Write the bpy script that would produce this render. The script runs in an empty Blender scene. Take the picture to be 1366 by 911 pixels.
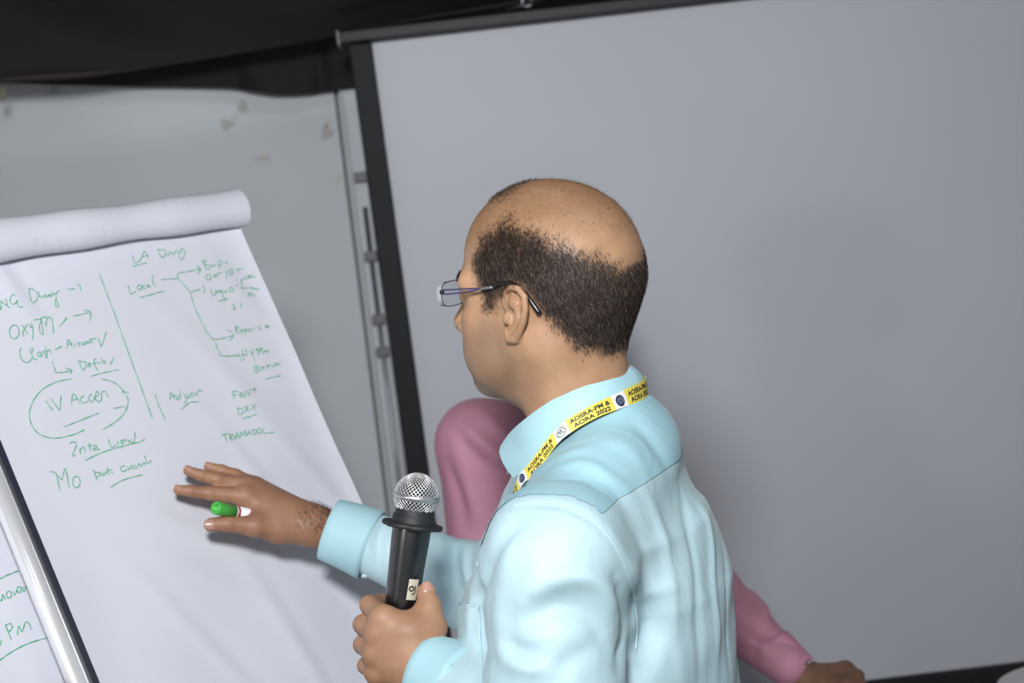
import bpy, bmesh, math, random
import numpy as np
from mathutils import Vector, Matrix
from mathutils.bvhtree import BVHTree

DEBUG = False
random.seed(7); rng = np.random.default_rng(7)
sc = bpy.context.scene
COL = sc.collection

# ------------------------------------------------------------------ camera
IMW, IMH = 1366.0, 911.0
FPX = IMW * 60.0 / 36.0
PITCH, ROLL = math.radians(-6.5), math.radians(6.6)
CAM = np.array([0.0, 0.0, 1.72])
cD = np.array([0, math.cos(PITCH), math.sin(PITCH)])
_U0 = np.array([0, -math.sin(PITCH), math.cos(PITCH)]); _R0 = np.array([1.0, 0, 0])
cR = math.cos(ROLL) * _R0 - math.sin(ROLL) * _U0
cU = math.sin(ROLL) * _R0 + math.cos(ROLL) * _U0
cam_data = bpy.data.cameras.new('camera'); cam_data.lens = 60; cam_data.sensor_width = 36
cam = bpy.data.objects.new('camera', cam_data); COL.objects.link(cam)
m = Matrix.Identity(4)
for i in range(3):
    m[i][0] = cR[i]; m[i][1] = cU[i]; m[i][2] = -cD[i]; m[i][3] = CAM[i]
cam.matrix_world = m
cam_data.dof.use_dof = True; cam_data.dof.focus_distance = 1.84; cam_data.dof.aperture_fstop = 6.0
cam_data.clip_start = 0.05
sc.camera = cam

# ------------------------------------------------------------------ light
w = bpy.data.worlds.new('room_light'); sc.world = w; w.use_nodes = True
bg = w.node_tree.nodes['Background']; bg.inputs[0].default_value = (0.93, 0.96, 1.0, 1); bg.inputs[1].default_value = 0.33
def area(name, loc, target, size, power, color=(1, 1, 1)):
    l = bpy.data.lights.new(name, 'AREA'); l.shape = 'DISK'; l.size = size; l.energy = power; l.color = color
    o = bpy.data.objects.new(name, l); COL.objects.link(o); o.location = loc
    o.rotation_euler = (Vector(target) - Vector(loc)).to_track_quat('-Z', 'Y').to_euler(); return o
fl_ = area('flash_lamp', (-0.09, 0.1, 2.22), (-0.22, 2.6, 1.66), 0.28, 21.5, (0.985, 0.99, 1.0)); fl_.data.spread = math.radians(115)
area('ceiling_lamp', (0.9, 1.4, 3.3), (0.3, 2.6, 1.0), 0.7, 14, (0.93, 0.96, 1.0))
area('side_lamp', (-1.5, 0.3, 1.74), (-0.1, 1.9, 1.35), 0.26, 6, (1.0, 1.0, 1.0))
sc.view_settings.view_transform = 'Standard'; sc.view_settings.look = 'None'
sc.view_settings.exposure = 0.0; sc.view_settings.gamma = 1.0; sc.view_settings.use_curve_mapping = False

# ------------------------------------------------------------------ helpers
def P(x, y, d):
    return CAM + d * (cD + cR * ((x - 683.0) / FPX) - cU * ((y - 455.5) / FPX))
def ray(x, y):
    v = cD + cR * ((x - 683.0) / FPX) - cU * ((y - 455.5) / FPX)
    return v / np.linalg.norm(v)
def proj(q):
    q = np.asarray(q) - CAM; d = q @ cD
    return 683 + FPX * (q @ cR) / d, 455.5 - FPX * (q @ cU) / d, d
def nrm(v):
    v = np.asarray(v, float); return v / np.linalg.norm(v)
def lin(c):
    out = []
    for v in c:
        v = v / 255.0
        out.append(v / 12.92 if v <= 0.04045 else ((v + 0.055) / 1.055) ** 2.4)
    return tuple(out) + (1.0,)
MATS = {}
def mat(name, c, rough=0.6, metal=0.0, var=0.0, vscale=12.0, bump=0.0, bscale=60.0, sheen=0.0, sss=0.0, alpha=1.0, spec=0.5, stretch=None):
    if name in MATS: return MATS[name]
    mt = bpy.data.materials.new(name); mt.use_nodes = True
    nt = mt.node_tree; b = nt.nodes['Principled BSDF']
    b.inputs['Base Color'].default_value = lin(c); b.inputs['Roughness'].default_value = rough
    b.inputs['Metallic'].default_value = metal; b.inputs['Specular IOR Level'].default_value = spec
    if sheen: b.inputs['Sheen Weight'].default_value = sheen; b.inputs['Sheen Roughness'].default_value = 0.4
    if sss:
        b.inputs['Subsurface Weight'].default_value = sss; b.inputs['Subsurface Radius'].default_value = (0.01, 0.004, 0.002); b.inputs['Subsurface Scale'].default_value = 0.6
    tc = nt.nodes.new('ShaderNodeTexCoord'); src = tc.outputs['Object']
    if stretch:
        mp = nt.nodes.new('ShaderNodeMapping'); mp.inputs['Scale'].default_value = stretch
        nt.links.new(src, mp.inputs['Vector']); src = mp.outputs['Vector']
    if var:
        n = nt.nodes.new('ShaderNodeTexNoise'); n.inputs['Scale'].default_value = vscale; n.inputs['Detail'].default_value = 5
        r = nt.nodes.new('ShaderNodeValToRGB')
        r.color_ramp.elements[0].position = 0.3; r.color_ramp.elements[1].position = 0.7
        r.color_ramp.elements[0].color = lin([max(0, v * (1 - var)) for v in c]); r.color_ramp.elements[1].color = lin([min(255, v * (1 + var)) for v in c])
        nt.links.new(src, n.inputs['Vector']); nt.links.new(n.outputs['Fac'], r.inputs['Fac']); nt.links.new(r.outputs['Color'], b.inputs['Base Color'])
    if bump:
        n2 = nt.nodes.new('ShaderNodeTexNoise'); n2.inputs['Scale'].default_value = bscale; n2.inputs['Detail'].default_value = 4
        bp = nt.nodes.new('ShaderNodeBump'); bp.inputs['Strength'].default_value = bump; bp.inputs['Distance'].default_value = 0.004
        nt.links.new(src, n2.inputs['Vector']); nt.links.new(n2.outputs['Fac'], bp.inputs['Height']); nt.links.new(bp.outputs['Normal'], b.inputs['Normal'])
    if alpha < 1: b.inputs['Alpha'].default_value = alpha
    MATS[name] = mt; return mt

ORG = {}
def mk(name, V, F, material, parent=None, origin=None, smooth=True, label=None, cat=None, group=None, kind=None):
    V = np.asarray(V, float).reshape(-1, 3)
    if origin is None: origin = ORG[parent.name] if parent is not None else np.zeros(3)
    origin = np.asarray(origin, float)
    me = bpy.data.meshes.new(name)
    F = F.tolist() if isinstance(F, np.ndarray) else F
    me.from_pydata((V - origin).tolist(), [], F); me.update()
    if smooth: me.polygons.foreach_set('use_smooth', [True] * len(me.polygons))
    if material is not None: me.materials.append(material)
    o = bpy.data.objects.new(name, me); COL.objects.link(o)
    if parent is not None: o.parent = parent; o.location = origin - ORG[parent.name]
    else: o.location = origin
    ORG[o.name] = origin
    tag(o, label, cat, group, kind); return o
def tag(o, label=None, cat=None, group=None, kind=None):
    if label: o['label'] = label
    if cat: o['category'] = cat
    if group: o['group'] = group
    if kind: o['kind'] = kind
    return o
def empty(name, loc, label, cat, group=None):
    o = bpy.data.objects.new(name, None); COL.objects.link(o); o.location = loc; o.empty_display_size = 0.05
    ORG[o.name] = np.asarray(loc, float); return tag(o, label, cat, group)
def fix_normals(o):
    bm = bmesh.new(); bm.from_mesh(o.data); bmesh.ops.recalc_face_normals(bm, faces=bm.faces); bm.to_mesh(o.data); bm.free(); return o
def grid_faces(nu, nv, closed_u=False):
    F = []
    for i in range(nu if closed_u else nu - 1):
        for j in range(nv - 1):
            a = i * nv + j; b = ((i + 1) % nu) * nv + j
            F.append((a, b, b + 1, a + 1))
    return F
def boxV(o, ax, ay, az, x0, x1, y0, y1, z0, z1):
    V = [np.asarray(o) + ax * x + ay * y + az * z for z in (z0, z1) for x, y in ((x0, y0), (x1, y0), (x1, y1), (x0, y1))]
    F = [(0, 3, 2, 1), (4, 5, 6, 7), (0, 1, 5, 4), (1, 2, 6, 5), (2, 3, 7, 6), (3, 0, 4, 7)]
    return V, F
def box(name, fr, x0, x1, y0, y1, z0, z1, material, parent=None, bevel=0.0, **k):
    V, F = boxV(fr[0], fr[1], fr[2], fr[3], x0, x1, y0, y1, z0, z1)
    o = mk(name, V, F, material, parent, smooth=False, **k)
    if bevel:
        bm = bmesh.new(); bm.from_mesh(o.data); bmesh.ops.recalc_face_normals(bm, faces=bm.faces)
        bmesh.ops.bevel(bm, geom=bm.edges[:], offset=bevel, segments=3, affect='EDGES', profile=0.6); bm.to_mesh(o.data); bm.free()
        o.data.polygons.foreach_set('use_smooth', [True] * len(o.data.polygons))
    else: fix_normals(o)
    return o
def catmull(pts, n):
    p = np.asarray(pts, float); 
    if len(p) < 3:
        t = np.linspace(0, 1, n)[:, None]; return p[0] * (1 - t) + p[-1] * t
    q = np.vstack([2 * p[0] - p[1], p, 2 * p[-1] - p[-2]]); out = []
    ts = np.linspace(0, len(p) - 1, n)
    for t in ts:
        i = min(int(t), len(p) - 2); u = t - i
        a, b, c, d = q[i], q[i + 1], q[i + 2], q[i + 3]
        out.append(0.5 * (2 * b + (c - a) * u + (2 * a - 5 * b + 4 * c - d) * u * u + (3 * b - a - 3 * c + d) * u ** 3))
    return np.array(out)
def frames(C, ref=None):
    C = np.asarray(C, float); T = np.gradient(C, axis=0); T /= np.linalg.norm(T, axis=1)[:, None]
    r = np.array(ref, float) if ref is not None else (np.array([0, 0, 1.0]) if abs(T[0][2]) < 0.9 else np.array([1.0, 0, 0]))
    N = []; 
    for t in T:
        r = r - t * (r @ t); r = r / np.linalg.norm(r); N.append(r.copy())
    N = np.array(N); return T, N, np.cross(T, N)
def tubeVF(C, r, n=10, cap=True, ref=None):
    T, N, B = frames(C, ref); r = np.broadcast_to(np.asarray(r, float), (len(C),))
    V = []
    for c, nn, bb, rr in zip(C, N, B, r):
        for k in range(n):
            a = 2 * math.pi * k / n; V.append(c + (nn * math.cos(a) + bb * math.sin(a)) * rr)
    F = []
    for i in range(len(C) - 1):
        for k in range(n):
            F.append((i * n + k, i * n + (k + 1) % n, (i + 1) * n + (k + 1) % n, (i + 1) * n + k))
    if cap:
        F.append(tuple(range(n))[::-1]); F.append(tuple((len(C) - 1) * n + k for k in range(n)))
    return V, F
def tube(name, C, r, material, parent=None, n=10, **k):
    V, F = tubeVF(np.asarray(C, float), r, n); return mk(name, V, F, material, parent, **k)
def lathe(name, base, axis, prof, material, parent=None, n=32, **k):
    axis = nrm(axis); C = [np.asarray(base) + axis * h for h, r in prof]
    ref = np.array([0, 0, 1.0]) if abs(axis[2]) < 0.9 else np.array([1.0, 0, 0])
    ref = nrm(ref - axis * (ref @ axis)); b2 = np.cross(axis, ref); V = []; F = []
    for c, (h, r) in zip(C, prof):
        for j in range(n):
            a = 2 * math.pi * j / n; V.append(c + (ref * math.cos(a) + b2 * math.sin(a)) * max(r, 1e-5))
    for i in range(len(prof) - 1):
        for j in range(n): F.append((i * n + j, i * n + (j + 1) % n, (i + 1) * n + (j + 1) % n, (i + 1) * n + j))
    return mk(name, V, F, material, parent, **k)
def solidify(o, t, off=-1):
    md = o.modifiers.new('thickness', 'SOLIDIFY'); md.thickness = t; md.offset = off
    es = o.modifiers.new('crisp_rim', 'EDGE_SPLIT'); es.split_angle = math.radians(55); return o

# ---- signed distance fields and their surface
def smin(a, b, k):
    h = np.clip(0.5 + 0.5 * (b - a) / k, 0, 1); return b * (1 - h) + a * h - k * h * (1 - h)
def smax(a, b, k): return -smin(-a, -b, k)
def capsule(p, a, b, r0, r1):
    a = np.asarray(a, np.float32); b = np.asarray(b, np.float32); ab = b - a
    t = np.clip((p - a) @ ab / max(float(ab @ ab), 1e-12), 0, 1)
    return np.linalg.norm(p - a - t[:, None] * ab, axis=1) - (r0 + (r1 - r0) * t)
def ellipsoid(p, c, r):
    q = (p - np.asarray(c, np.float32)) / np.asarray(r, np.float32); k0 = np.linalg.norm(q, axis=1)
    k1 = np.linalg.norm(q / np.asarray(r, np.float32), axis=1) + 1e-9
    return k0 * (k0 - 1) / k1
def chain(p, pts, rr, k=0.0):
    f = None
    for i in range(len(pts) - 1):
        c = capsule(p, pts[i], pts[i + 1], rr[i], rr[i + 1]); f = c if f is None else (smin(f, c, k) if k else np.minimum(f, c))
    return f
def isosurf(f, lo, hi, h, newton=1):
    lo = np.asarray(lo, float); hi = np.asarray(hi, float); B = 8
    nb = np.ceil((hi - lo) / h / B).astype(int) + 1
    ax = [lo[i] + (np.arange(nb[i]) * B + (B - 1) / 2) * h for i in range(3)]
    cc = np.stack(np.meshgrid(*ax, indexing='ij'), -1).reshape(-1, 3).astype(np.float32)
    fc = f(cc); act = np.abs(fc) < B * h * 0.87 * 1.7 + 2 * h
    blk = np.repeat(fc[:, None], B ** 3, 1)
    off = np.stack(np.meshgrid(*[np.arange(B)] * 3, indexing='ij'), -1).reshape(-1, 3).astype(np.float32) - (B - 1) / 2
    pts = (cc[act][:, None, :] + off[None] * h).reshape(-1, 3).astype(np.float32)
    blk[act] = f(pts).reshape(-1, B ** 3)
    v = blk.reshape(nb[0], nb[1], nb[2], B, B, B).transpose(0, 3, 1, 4, 2, 5).reshape(nb[0] * B, nb[1] * B, nb[2] * B)
    s = v < 0; X, Y, Z = v.shape
    cnt = np.zeros((X - 1, Y - 1, Z - 1), np.int8)
    for dx in (0, 1):
        for dy in (0, 1):
            for dz in (0, 1): cnt += s[dx:X - 1 + dx, dy:Y - 1 + dy, dz:Z - 1 + dz]
    mask = (cnt > 0) & (cnt < 8); idx = np.argwhere(mask)
    vid = -np.ones(mask.shape, np.int64); vid[mask] = np.arange(len(idx))
    corners = [(a, b, c) for a in (0, 1) for b in (0, 1) for c in (0, 1)]
    val = {c: v[idx[:, 0] + c[0], idx[:, 1] + c[1], idx[:, 2] + c[2]] for c in corners}
    acc = np.zeros((len(idx), 3)); n = np.zeros(len(idx))
    for c in corners:
        for k in range(3):
            if c[k] == 0:
                d = list(c); d[k] = 1; d = tuple(d); a, b = val[c], val[d]; cr = (a < 0) != (b < 0)
                t = np.where(cr, a / np.where(a - b == 0, 1, a - b), 0)
                pt = np.array(c, float)[None] + np.eye(3)[k][None] * t[:, None]
                acc += pt * cr[:, None]; n += cr
    V = lo + (idx + acc / n[:, None]) * h
    F = []
    for k in range(3):
        a, b = [(1, 2), (2, 0), (0, 1)][k]
        sl0 = [slice(None)] * 3; sl1 = [slice(None)] * 3; sl0[k] = slice(0, -1); sl1[k] = slice(1, None)
        s0 = s[tuple(sl0)]; s1 = s[tuple(sl1)]
        e = np.argwhere(s0 != s1); ok = (e[:, a] > 0) & (e[:, b] > 0) & (e[:, a] < v.shape[a] - 1) & (e[:, b] < v.shape[b] - 1); e = e[ok]
        def cell(da, db):
            q = e.copy(); q[:, a] += da; q[:, b] += db; return vid[q[:, 0], q[:, 1], q[:, 2]]
        quad = np.stack([cell(-1, -1), cell(0, -1), cell(0, 0), cell(-1, 0)], 1)
        inside = s0[e[:, 0], e[:, 1], e[:, 2]]; quad[~inside] = quad[~inside][:, ::-1]; F.append(quad)
    F = np.vstack(F)
    for _ in range(newton):
        p = V.astype(np.float32); e = h * 0.5; g = np.zeros_like(V)
        for k in range(3):
            dd = np.zeros(3, np.float32); dd[k] = e; g[:, k] = (f(p + dd) - f(p - dd)) / (2 * e)
        gg = (g * g).sum(1) + 1e-6; st = (f(p) / gg)[:, None] * g
        L = np.linalg.norm(st, axis=1, keepdims=True); st *= np.minimum(1, h / np.maximum(L, 1e-9)); V = V - st
    return V, F
def normals_of(V, F):
    n = np.zeros_like(V); Q = np.asarray(F)
    fn = np.cross(V[Q[:, 2]] - V[Q[:, 0]], V[Q[:, 3]] - V[Q[:, 1]])
    for k in range(4): np.add.at(n, Q[:, k], fn)
    return n / (np.linalg.norm(n, axis=1, keepdims=True) + 1e-12)
def joinVF(*parts):
    V = []; F = []; o = 0
    for v, f in parts:
        v = np.asarray(v, float); V.append(v); F += [tuple(int(i) + o for i in q) for q in (f.tolist() if isinstance(f, np.ndarray) else f)]; o += len(v)
    return np.vstack(V), F
def bvh_of(V, F): return BVHTree.FromPolygons([tuple(x) for x in np.asarray(V).tolist()], [tuple(q) for q in (F.tolist() if isinstance(F, np.ndarray) else F)])
def cast(bvh, x, y):
    hit = bvh.ray_cast(Vector(CAM), Vector(ray(x, y)))
    return (np.array(hit[0]), np.array(hit[1])) if hit[0] is not None else (None, None)
Z = np.array([0, 0, 1.0])
# ================================================================== setting
M_wall = mat('painted_panel', (208, 213, 217), 0.65, var=0.02, vscale=3, bump=0.05, bscale=8)
M_screen = mat('projection_fabric', (203, 206, 214), 0.8, var=0.012, vscale=2, bump=0.04, bscale=5)
M_black = mat('black_frame_fabric', (18, 19, 26), 0.7, var=0.1, vscale=30)
M_cloth_b = mat('black_drape', (36, 29, 28), 0.8, var=0.15, vscale=4)
M_cloth_n = mat('navy_black_valance', (14, 14, 19), 0.8, var=0.1, vscale=6)
M_alu = mat('aluminium', (225, 226, 230), 0.28, metal=1.0)
M_alu_d = mat('dull_aluminium', (165, 167, 172), 0.45, metal=0.9, var=0.04, vscale=30)
M_floor = mat('carpet', (72, 70, 74), 0.9, var=0.15, vscale=60, bump=0.4, bscale=300)
WORLD = (np.zeros(3), np.array([1.0, 0, 0]), np.array([0, 1.0, 0]), Z)
box('floor', WORLD, -4, 4, -2.5, 5.0, -0.1, 0.0, M_floor, kind='structure')

# wall of white partition panels behind the charts
WY = 3.95
wall = box('wall_back', WORLD, -4, 4, WY + 0.03, WY + 0.12, 0.0, 3.2, mat('wall_core', (150, 150, 150), 0.8), kind='structure')
WO = P(4, 400, WY)[0]
px0 = -3.1
edges = [-3.23, -2.21, -1.205, -0.335, 0.67, 1.675, 2.68]
for a, b in zip(edges[:-1], edges[1:]):
    box('panel', WORLD, a + 0.004, b - 0.004, WY - 0.004, WY + 0.03, 0.02, 3.0, M_wall, wall, bevel=0.003)
def on_wall(x, y, yy):
    v = ray(x, y); return CAM + v * ((yy - CAM[1]) / v[1])
# damp stains on the panel paint
M_stain = mat('stain', (188, 189, 184), 0.8, var=0.03, vscale=40)
M_stain2 = mat('faint_stain', (205, 206, 202), 0.8, var=0.02, vscale=40)
for (x, y, rx, rz, mm) in ((303, 166, 9, 7, M_stain), (324, 143, 6, 9, M_stain), (313, 156, 5, 4, M_stain2), (350, 212, 12, 5, M_stain2), (436, 177, 8, 9, M_stain), (438, 163, 5, 7, M_stain2), (452, 239, 5, 5, M_stain2)):
    c = on_wall(x, y, WY - 0.0055); s = WY / FPX; V = [c]
    for k in range(22):
        a = 2 * math.pi * k / 22; q = 1 + 0.22 * math.sin(3 * a + x) + 0.13 * math.sin(5 * a + y)
        V.append(c + np.array([rx * s * q * math.cos(a), 0, rz * s * q * math.sin(a)]))
    mk('stain', V, [(0, 1 + k, 1 + (k + 1) % 22) for k in range(22)], mm, wall, smooth=False)

# ceiling: black tent cloth, a swag that comes toward the camera, and the valance over the panels
box('ceiling', WORLD, -4, 4, -2.5, 5.0, 3.4, 3.5, mat('dark_ceiling', (40, 38, 40), 0.9), kind='structure')
line = [(-900, 215), (-260, 137), (-120, 124), (0, 108), (90, 103), (170, 93), (260, 78), (350, 63), (455, 42), (560, 24), (690, 3), (900, -32), (1150, -72), (1450, -122)]
L3 = np.array([on_wall(x, y, 3.66) for x, y in line]); L3 = catmull(L3, 120)
V = []; nv = 40
for i, c in enumerate(L3):
    for j in range(nv):
        t = j / (nv - 1); fold = (0.022 * math.sin(i * 0.13 + 3.4 * t) + 0.008 * math.sin(i * 0.41 + 5 * t)) * math.sin(math.pi * min(1, t * 1.2))
        sag = -0.12 * math.sin(math.pi * t) * 0.7
        V.append(c + np.array([0.10 * math.sin(4 * t + i * 0.03), -2.2 * t, 0.62 * t + fold + sag + 0.05 * math.sin(i * 0.07 + 7 * t) * t]))
o = mk('ceiling_drape', V, grid_faces(len(L3), nv), M_cloth_b, origin=L3[60], label='brownish black tent cloth sagging in folds across the ceiling', cat='drape'); solidify(o, 0.004)
botl = [(-900, 140), (-120, 114), (0, 111), (60, 113), (160, 115), (300, 117), (325, 120), (372, 126), (415, 124), (440, 121), (480, 117), (700, 95), (1000, 60), (1450, 10)]
B3 = catmull(np.array([on_wall(x, y, 3.885) for x, y in botl]), 120); V = []; nv = 24
for i in range(120):
    top = on_wall(*np.array([np.interp(i / 119 * 13, range(14), [p[0] for p in botl]), np.interp(i / 119 * 13, range(14), [p[1] for p in botl]) - 190]), 3.885)
    for j in range(nv):
        t = j / (nv - 1); q = B3[i] * (1 - t) + top * t
        V.append(q + np.array([0, 0.004 * math.sin(i * 0.5 + 3 * t) + 0.010 * math.sin(i * 0.17 + 6 * t), 0]))
o = mk('valance', V, grid_faces(120, nv), M_cloth_n, origin=B3[60], label='flat black cloth valance hanging over the white wall panels', cat='valance'); solidify(o, 0.004)
# hem of the drape: a rolled edge with a paler fold
tube('drape_hem', L3 + np.array([0, -0.012, 0.004]), 0.009, mat('drape_hem_cloth', (60, 50, 47), 0.8), bpy.data.objects['ceiling_drape'], n=8)
# knot of string at the left end
c = on_wall(3, 119, 3.66); o = empty('string_knot', c, 'small knotted tie of pale string at valance end', 'string')
for k in range(3):
    tt = np.linspace(0, 2 * math.pi, 14)
    C = [c + np.array([0.006 * math.cos(a + k), 0.006 * math.sin(a), -0.008 + 0.009 * math.sin(a + k * 2.0) - 0.004 * k]) for a in tt[:-2]]
    tube('strand', C, 0.0022, mat('string', (150, 146, 128), 0.8), o, n=6)

# projection screen
SD = 3.45
tl = P(496, 57, SD); ang = math.radians(1.2)
sx = np.array([math.cos(ang), math.sin(ang), 0]); sz = nrm(Z + sx * (-0.012)); sn = np.cross(sx, sz)
FRS = (tl, sx, sn, sz); SW, SH = 1.95, 1.447
scr = empty('projection_screen', np.array([tl[0] + 0.9, tl[1], 0.0]), 'large white projection screen with a black border behind the two men', 'screen')
nx, nz = 50, 40
V = [tl + sx * (SW * i / nx) - sz * (SH * j / nz) - sn * 0.004 * math.sin(i * 0.21) * math.sin(j * 0.3) for i in range(nx + 1) for j in range(nz + 1)]
fix_normals(mk('screen_surface', V, grid_faces(nx + 1, nz + 1), M_screen, scr))
BW = 0.046
box('side_border', FRS, -BW, 0.0, -0.014, 0.02, -SH - 0.07, 0.0, M_black, scr, bevel=0.004)
box('side_border', FRS, SW, SW + BW, -0.014, 0.02, -SH - 0.07, 0.0, M_black, scr, bevel=0.004)
box('bottom_border', FRS, -BW, SW + BW, -0.016, 0.02, -SH - 0.075, -SH, M_black, scr, bevel=0.004)
M_case = mat('screen_case', (27, 27, 35), 0.55, var=0.06, vscale=40)
case = box('top_case', FRS, -BW - 0.016, SW + BW, -0.02, 0.05, 0.002, 0.026, M_case, scr, bevel=0.004)
box('case_rib', FRS, -BW - 0.012, SW + BW, -0.026, -0.02, 0.009, 0.014, M_case, case, bevel=0.001)
box('end_cap', FRS, -BW - 0.022, -BW - 0.012, -0.025, 0.055, -0.004, 0.03, mat('end_cap_grey', (46, 46, 52), 0.4), scr, bevel=0.003)
for lx in (0.12, SW - 0.12):
    a = tl + sx * lx - sz * (SH + 0.03) + sn * 0.03
    tube('leg', [a, np.array([a[0], a[1], 0.02])], 0.016, M_black, scr)
    b = np.array([a[0], a[1], 0.03]); tube('foot_bar', [b - np.array([0, 0.3, 0.02]), b, b + np.array([0, 0.16, -0.02])], 0.014, M_black, scr)
M_pink = mat('painted_pink_glint', (226, 150, 178), 0.6)  # pink dots of light painted on the screen as small flat discs
for (x, y) in ((1122, 173.5), (1133, 172), (1148, 156), (1163, 190), (1178, 193.5), (1257, 205.5), (1262, 205.5), (1278, 205.5), (1288, 205.5)):
    v = ray(x, y); q = CAM + v * (((tl - CAM) @ sn) / (v @ sn)) - sn * -0.006
    q = CAM + (q - CAM); r = 0.0018 if y not in (172, 156) else 0.001
    V = [q - sn * 0.012] + [q - sn * 0.012 + (sx * math.cos(a) + sz * math.sin(a)) * r for a in np.linspace(0, 2 * math.pi, 9)[:-1]]
    mk('painted_laser_spot', V, [(0, 1 + k, 1 + (k + 1) % 8) for k in range(8)], M_pink, scr, smooth=False)
# small shackle above the screen case
c = P(703, 2, SD - 0.02); o = empty('shackle', c, 'small grey metal shackle on top of the screen case', 'hardware')
tube('ring', [c + (sx * math.cos(a) + sz * math.sin(a)) * 0.010 for a in np.linspace(0, 2 * math.pi, 17)[:-1]], 0.003, M_alu_d, o, n=6)
tube('pin', [c - sx * 0.045 - sz * 0.012, c + sx * 0.03], 0.004, mat('dark_steel', (70, 70, 74), 0.4, metal=0.7), o, n=8)

# aluminium post between wall panel and screen
PD = 3.92
pt = on_wall(467, 118, PD); pb = np.array([pt[0] + 0.0, pt[1], 0.0]); pt2 = np.array([pt[0], pt[1], 2.9])
pl = empty('partition_post', pb, 'thin grey metal partition post beside the black screen border', 'post')
FRP = (np.array([pt[0], pt[1], 0]), np.array([1.0, 0, 0]), np.array([0, 1.0, 0]), Z)
M_beadm = mat('bead_grey', (184, 186, 189), 0.5)
box('post', FRP, -0.019, 0.019, -0.008, 0.02, 0.0, pt[2] + 0.1, M_wall, pl, bevel=0.003)
box('edge_bead', FRP, -0.024, -0.017, -0.014, 0.01, 0.0, pt[2] + 0.1, M_beadm, pl, bevel=0.002)
box('edge_bead', FRP, 0.013, 0.021, -0.014, 0.01, 0.0, pt[2] + 0.1, M_beadm, pl, bevel=0.002)
tube('rod', [np.array([pt[0] + 0.001, pt[1] - 0.013, 0.3]), np.array([pt[0] + 0.001, pt[1] - 0.013, 1.62])], 0.006, M_alu_d, pl)
for y in (236, 341, 425, 468):
    q = on_wall(467 + (y - 118) * 0.137, y, PD)
    box('clip', (np.array([pt[0], pt[1], q[2]]), np.array([1.0, 0, 0]), np.array([0, 1.0, 0]), Z), -0.014, 0.016, -0.024, -0.006, -0.012, 0.012, mat('clip_grey', (118, 118, 122), 0.5), pl, bevel=0.003)

# covered chair at the lower right corner
cc = P(1336, 922, 2.95); ch = empty('covered_chair', np.array([cc[0] + 0.1, cc[1], 0.0]), 'white covered chair back just showing at lower right corner', 'chair')
bx = np.array([1.0, 0, 0]); V = []
prof = []
for k in range(41):
    a = math.pi * k / 40; prof.append((-0.20 * np.sign(math.cos(a)) * abs(math.cos(a)) ** 0.7, 0.04 * abs(math.sin(a)) ** 0.8))
top = cc[2] + 0.036
base = np.array([cc[0] + 0.2, cc[1], 0])
out = [(-0.20, -0.55)] + [(x, z) for x, z in prof] + [(0.20, -0.55)]
V = [base + np.array([x, y, top - 0.04 + z]) for y in (-0.03, 0.03) for x, z in out]; n = len(out)
F = [tuple(range(n)), tuple(range(2 * n - 1, n - 1, -1))] + [(i, (i + 1) % n, n + (i + 1) % n, n + i) for i in range(n)]
M_wc = mat('white_chair_cover', (214, 214, 216), 0.8, bump=0.1, bscale=20)
fix_normals(mk('back_cover', V, F, M_wc, ch, smooth=False))
box('seat_cover', (base, bx, np.array([0, 1.0, 0]), Z), -0.21, 0.21, -0.40, 0.03, top - 0.66, top - 0.58, M_wc, ch, bevel=0.02)
for lx in (-0.18, 0.18):
    for ly in (-0.36, 0.0): tube('leg', [base + np.array([lx, ly, 0.0]), base + np.array([lx, ly, top - 0.6])], 0.013, M_alu_d, ch)
tube('sash', [base + np.array([-0.205 + 0.41 * t, -0.034, top - 0.075]) for t in np.linspace(0, 1, 6)], 0.012, M_black, ch)
# ================================================================== flip charts
A_, LN = math.radians(50), math.radians(24)
bt = np.array([math.cos(A_), math.sin(A_), 0]); nh = np.array([math.sin(A_), -math.cos(A_), 0])
bu = -math.sin(LN) * nh + math.cos(LN) * Z; bn = np.cross(bt, bu)          # bn faces the speaker
B0 = P(315, 300, 2.45)
FRB = (B0, bt, bu, bn)
def on_board(x, y, off=0.0):
    v = ray(x, y); q = CAM + v * (((B0 + bn * off - CAM) @ bn) / (v @ bn)); return q, (q - B0) @ bt, (q - B0) @ bu
PWID = 0.508; PH = 0.82
def paper_z(s, v):
    # gentle crumple: long diagonal creases that grow toward the bottom
    g = min(1.0, max(0.0, -v / 0.5))
    z = 0.0016 * math.sin(9 * s + 23 * v + 1.2 * math.sin(7 * v)) * g + 0.0012 * math.sin(31 * s - 12 * v + 0.7) * g
    for (s0, v0, dx, dy, L, wd, am) in ((-0.12, -0.45, 0.35, -1, 0.16, 0.012, 0.0035), (-0.05, -0.40, 0.45, -1, 0.2, 0.016, 0.003), (-0.2, -0.60, 0.2, -1, 0.15, 0.014, 0.003), (-0.33, -0.55, 0.5, -1, 0.13, 0.012, 0.0025), (-0.40, -0.03, 0.25, -1, 0.06, 0.014, 0.004), (-0.26, -0.42, 0.9, -0.6, 0.10, 0.02, 0.002), (-0.1, -0.25, 0.6, -1, 0.14, 0.02, 0.0018), (-0.04, -0.12, 0.4, -1, 0.12, 0.015, 0.0016)):
        l = math.hypot(dx, dy); ux, uy = dx / l, dy / l; a = (s - s0) * ux + (v - v0) * uy; b = -(s - s0) * uy + (v - v0) * ux
        z += 0.55 * am * math.exp(-(a / L) ** 2) * (math.exp(-(b / wd) ** 2) - 0.6 * math.exp(-((b - wd * 1.5) / wd) ** 2))
    z += 0.010 * max(0, (s + 0.035) / 0.035) ** 2 * 0.5       # free right edge lifts a little
    return z
M_rail = mat('brushed_rail', (238, 239, 242), 0.3, metal=0.45)
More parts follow.
